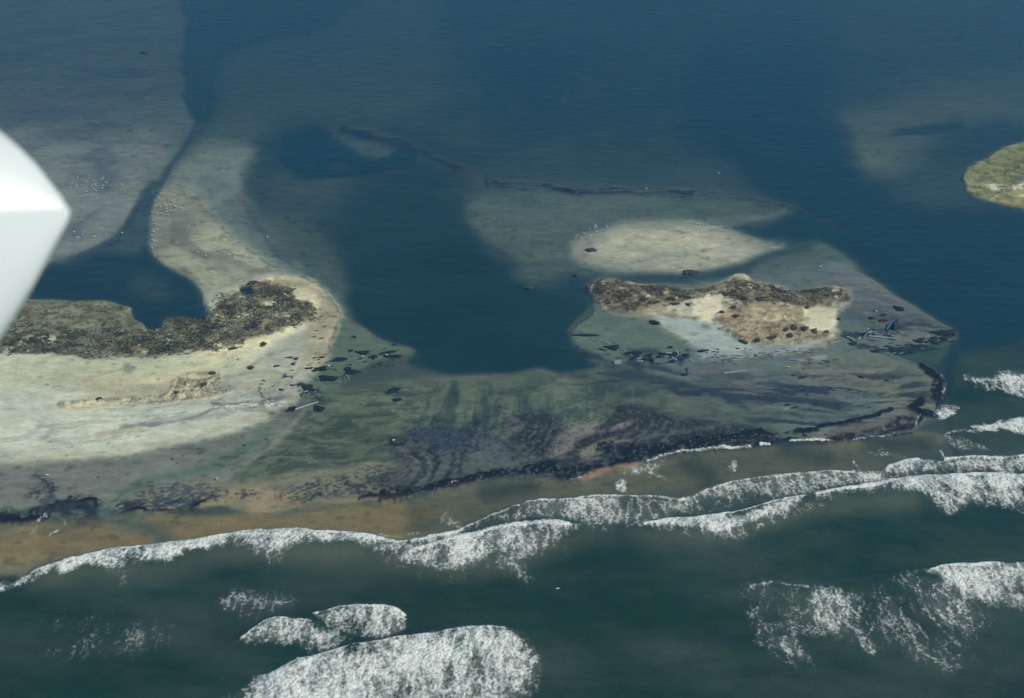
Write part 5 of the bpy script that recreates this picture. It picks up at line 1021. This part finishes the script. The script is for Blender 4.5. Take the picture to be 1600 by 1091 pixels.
for x, y, l in [(418,372,'white gull alone in the shallows right of the creek flats'),(514,573,'white gull on the dark blocks nearest the left spit tip'),(567,558,'white gull on the flat dark cluster in the shallows'),(604,556,'white gull on the long dark block beyond the left spit'),
                (1123,272,'white gull floating alone in the open bay above the weed line'),(1282,418,'white gull alone on the sand above the right end of the island'),(615,690,'white gull at the left tip of the black peat outcrop'),
                (339,751,'white gull on the peat litter of the left berm'),(1232,575,'white gull on the wet flat below the scattered heap'),(74,745,'white gull at the far left of the wet beach'),(1010,296,'white gull on the weed line right of the reddish clump'),(1369,488,'white gull on the wet sand left of the black upright lump')]:
    gull(x, y, l, None, 2.1)
cp = Vector((0, 0, CH)); gx_, gy_ = ground(871, 921); gp = cp.lerp(Vector((float(gx_), float(gy_), 0)), .93)
o = link('gull', GF); o.location = gp; o.scale = (1.15,)*3; o.rotation_euler = (.1, -.1, 1.9); tag(o, 'cream gull gliding low over the dark sea below the surf', 'gull')

# ---- the aircraft's own white fairing just outside the window, left edge
def fairing():
    fw = Vector((0, math.cos(PITCH), -math.sin(PITCH))); up = Vector((0, math.sin(PITCH), math.cos(PITCH))); rt = Vector((1, 0, 0))
    D = 2.4
    def W(px, py, d): return cp+fw*d+rt*((px-800)/F*d)+up*((545.5-py)/F*d)
    bm = bmesh.new()
    prof = [(-420,20),(-60,170),(0,205),(30,230),(56,256),(78,284),(96,308),(107,326),(109,336),(104,350),(92,372),(76,402),(60,433),(48,455),(20,500),(-60,620),(-420,900)]
    # section: a ridge runs from the nose back along the body
    rows = []
    for k, s in enumerate((0, .06, .16, .34, .6, 1.0)):      # from the outline inwards to the ridge line
        ring = []
        for (x, y) in prof:
            tx, ty = -420, 322
            px_ = x+(min(x, tx)-x)*s if False else x; 
            yy = y+(326+(x-109)*-.03-y)*s
            ring.append(bm.verts.new(W(px_, yy, D-.16*math.sqrt(1-(1-s)**2)*min(1, (112-x)/240+.02))))
        rows.append(ring)
    for a, b in zip(rows, rows[1:]):
        for i in range(len(prof)-1):
            try: bm.faces.new((a[i], a[i+1], b[i+1], b[i]))
            except ValueError: pass
    back = [bm.verts.new(W(x-6, y, D+.28)) for x, y in prof]
    for i in range(len(prof)-1): bm.faces.new((rows[0][i], back[i], back[i+1], rows[0][i+1]))
    bm.faces.new(back)
    bmesh.ops.recalc_face_normals(bm, faces=bm.faces)
    me = bpy.data.meshes.new('aircraft_fairing'); bm.to_mesh(me); bm.free()
    for p in me.polygons: p.use_smooth = True
    o = link('aircraft_fairing', me, M_plane); o['label'] = 'blurred white tip of the aircraft poking in at the left edge'; o['category'] = 'aircraft part'
fairing()

# ---- things that share a label: single out the outermost ones of each heap or flock
from collections import defaultdict
_g = defaultdict(list)
for o in COL.objects:
    if o.parent is None and 'label' in o.keys() and o.get('kind') is None: _g[o['label']].append(o)
for lab, L in _g.items():
    if len(L) < 2: continue
    f0 = lambda o: o.location.x; f1 = lambda o: o.location.y; rest = list(L); names = []
    for word, key, sgn in (('leftmost', f0, -1), ('rightmost', f0, 1), ('farthest', f1, 1), ('nearest', f1, -1), ('second leftmost', f0, -1), ('second rightmost', f0, 1)):
        if not rest: break
        o = max(rest, key=lambda q: sgn*key(q)); rest.remove(o); o['label'] = f'{word} {lab}'
    for o in rest: o['label'] = ('inner ' if len(rest) > 1 else 'middle ')+lab
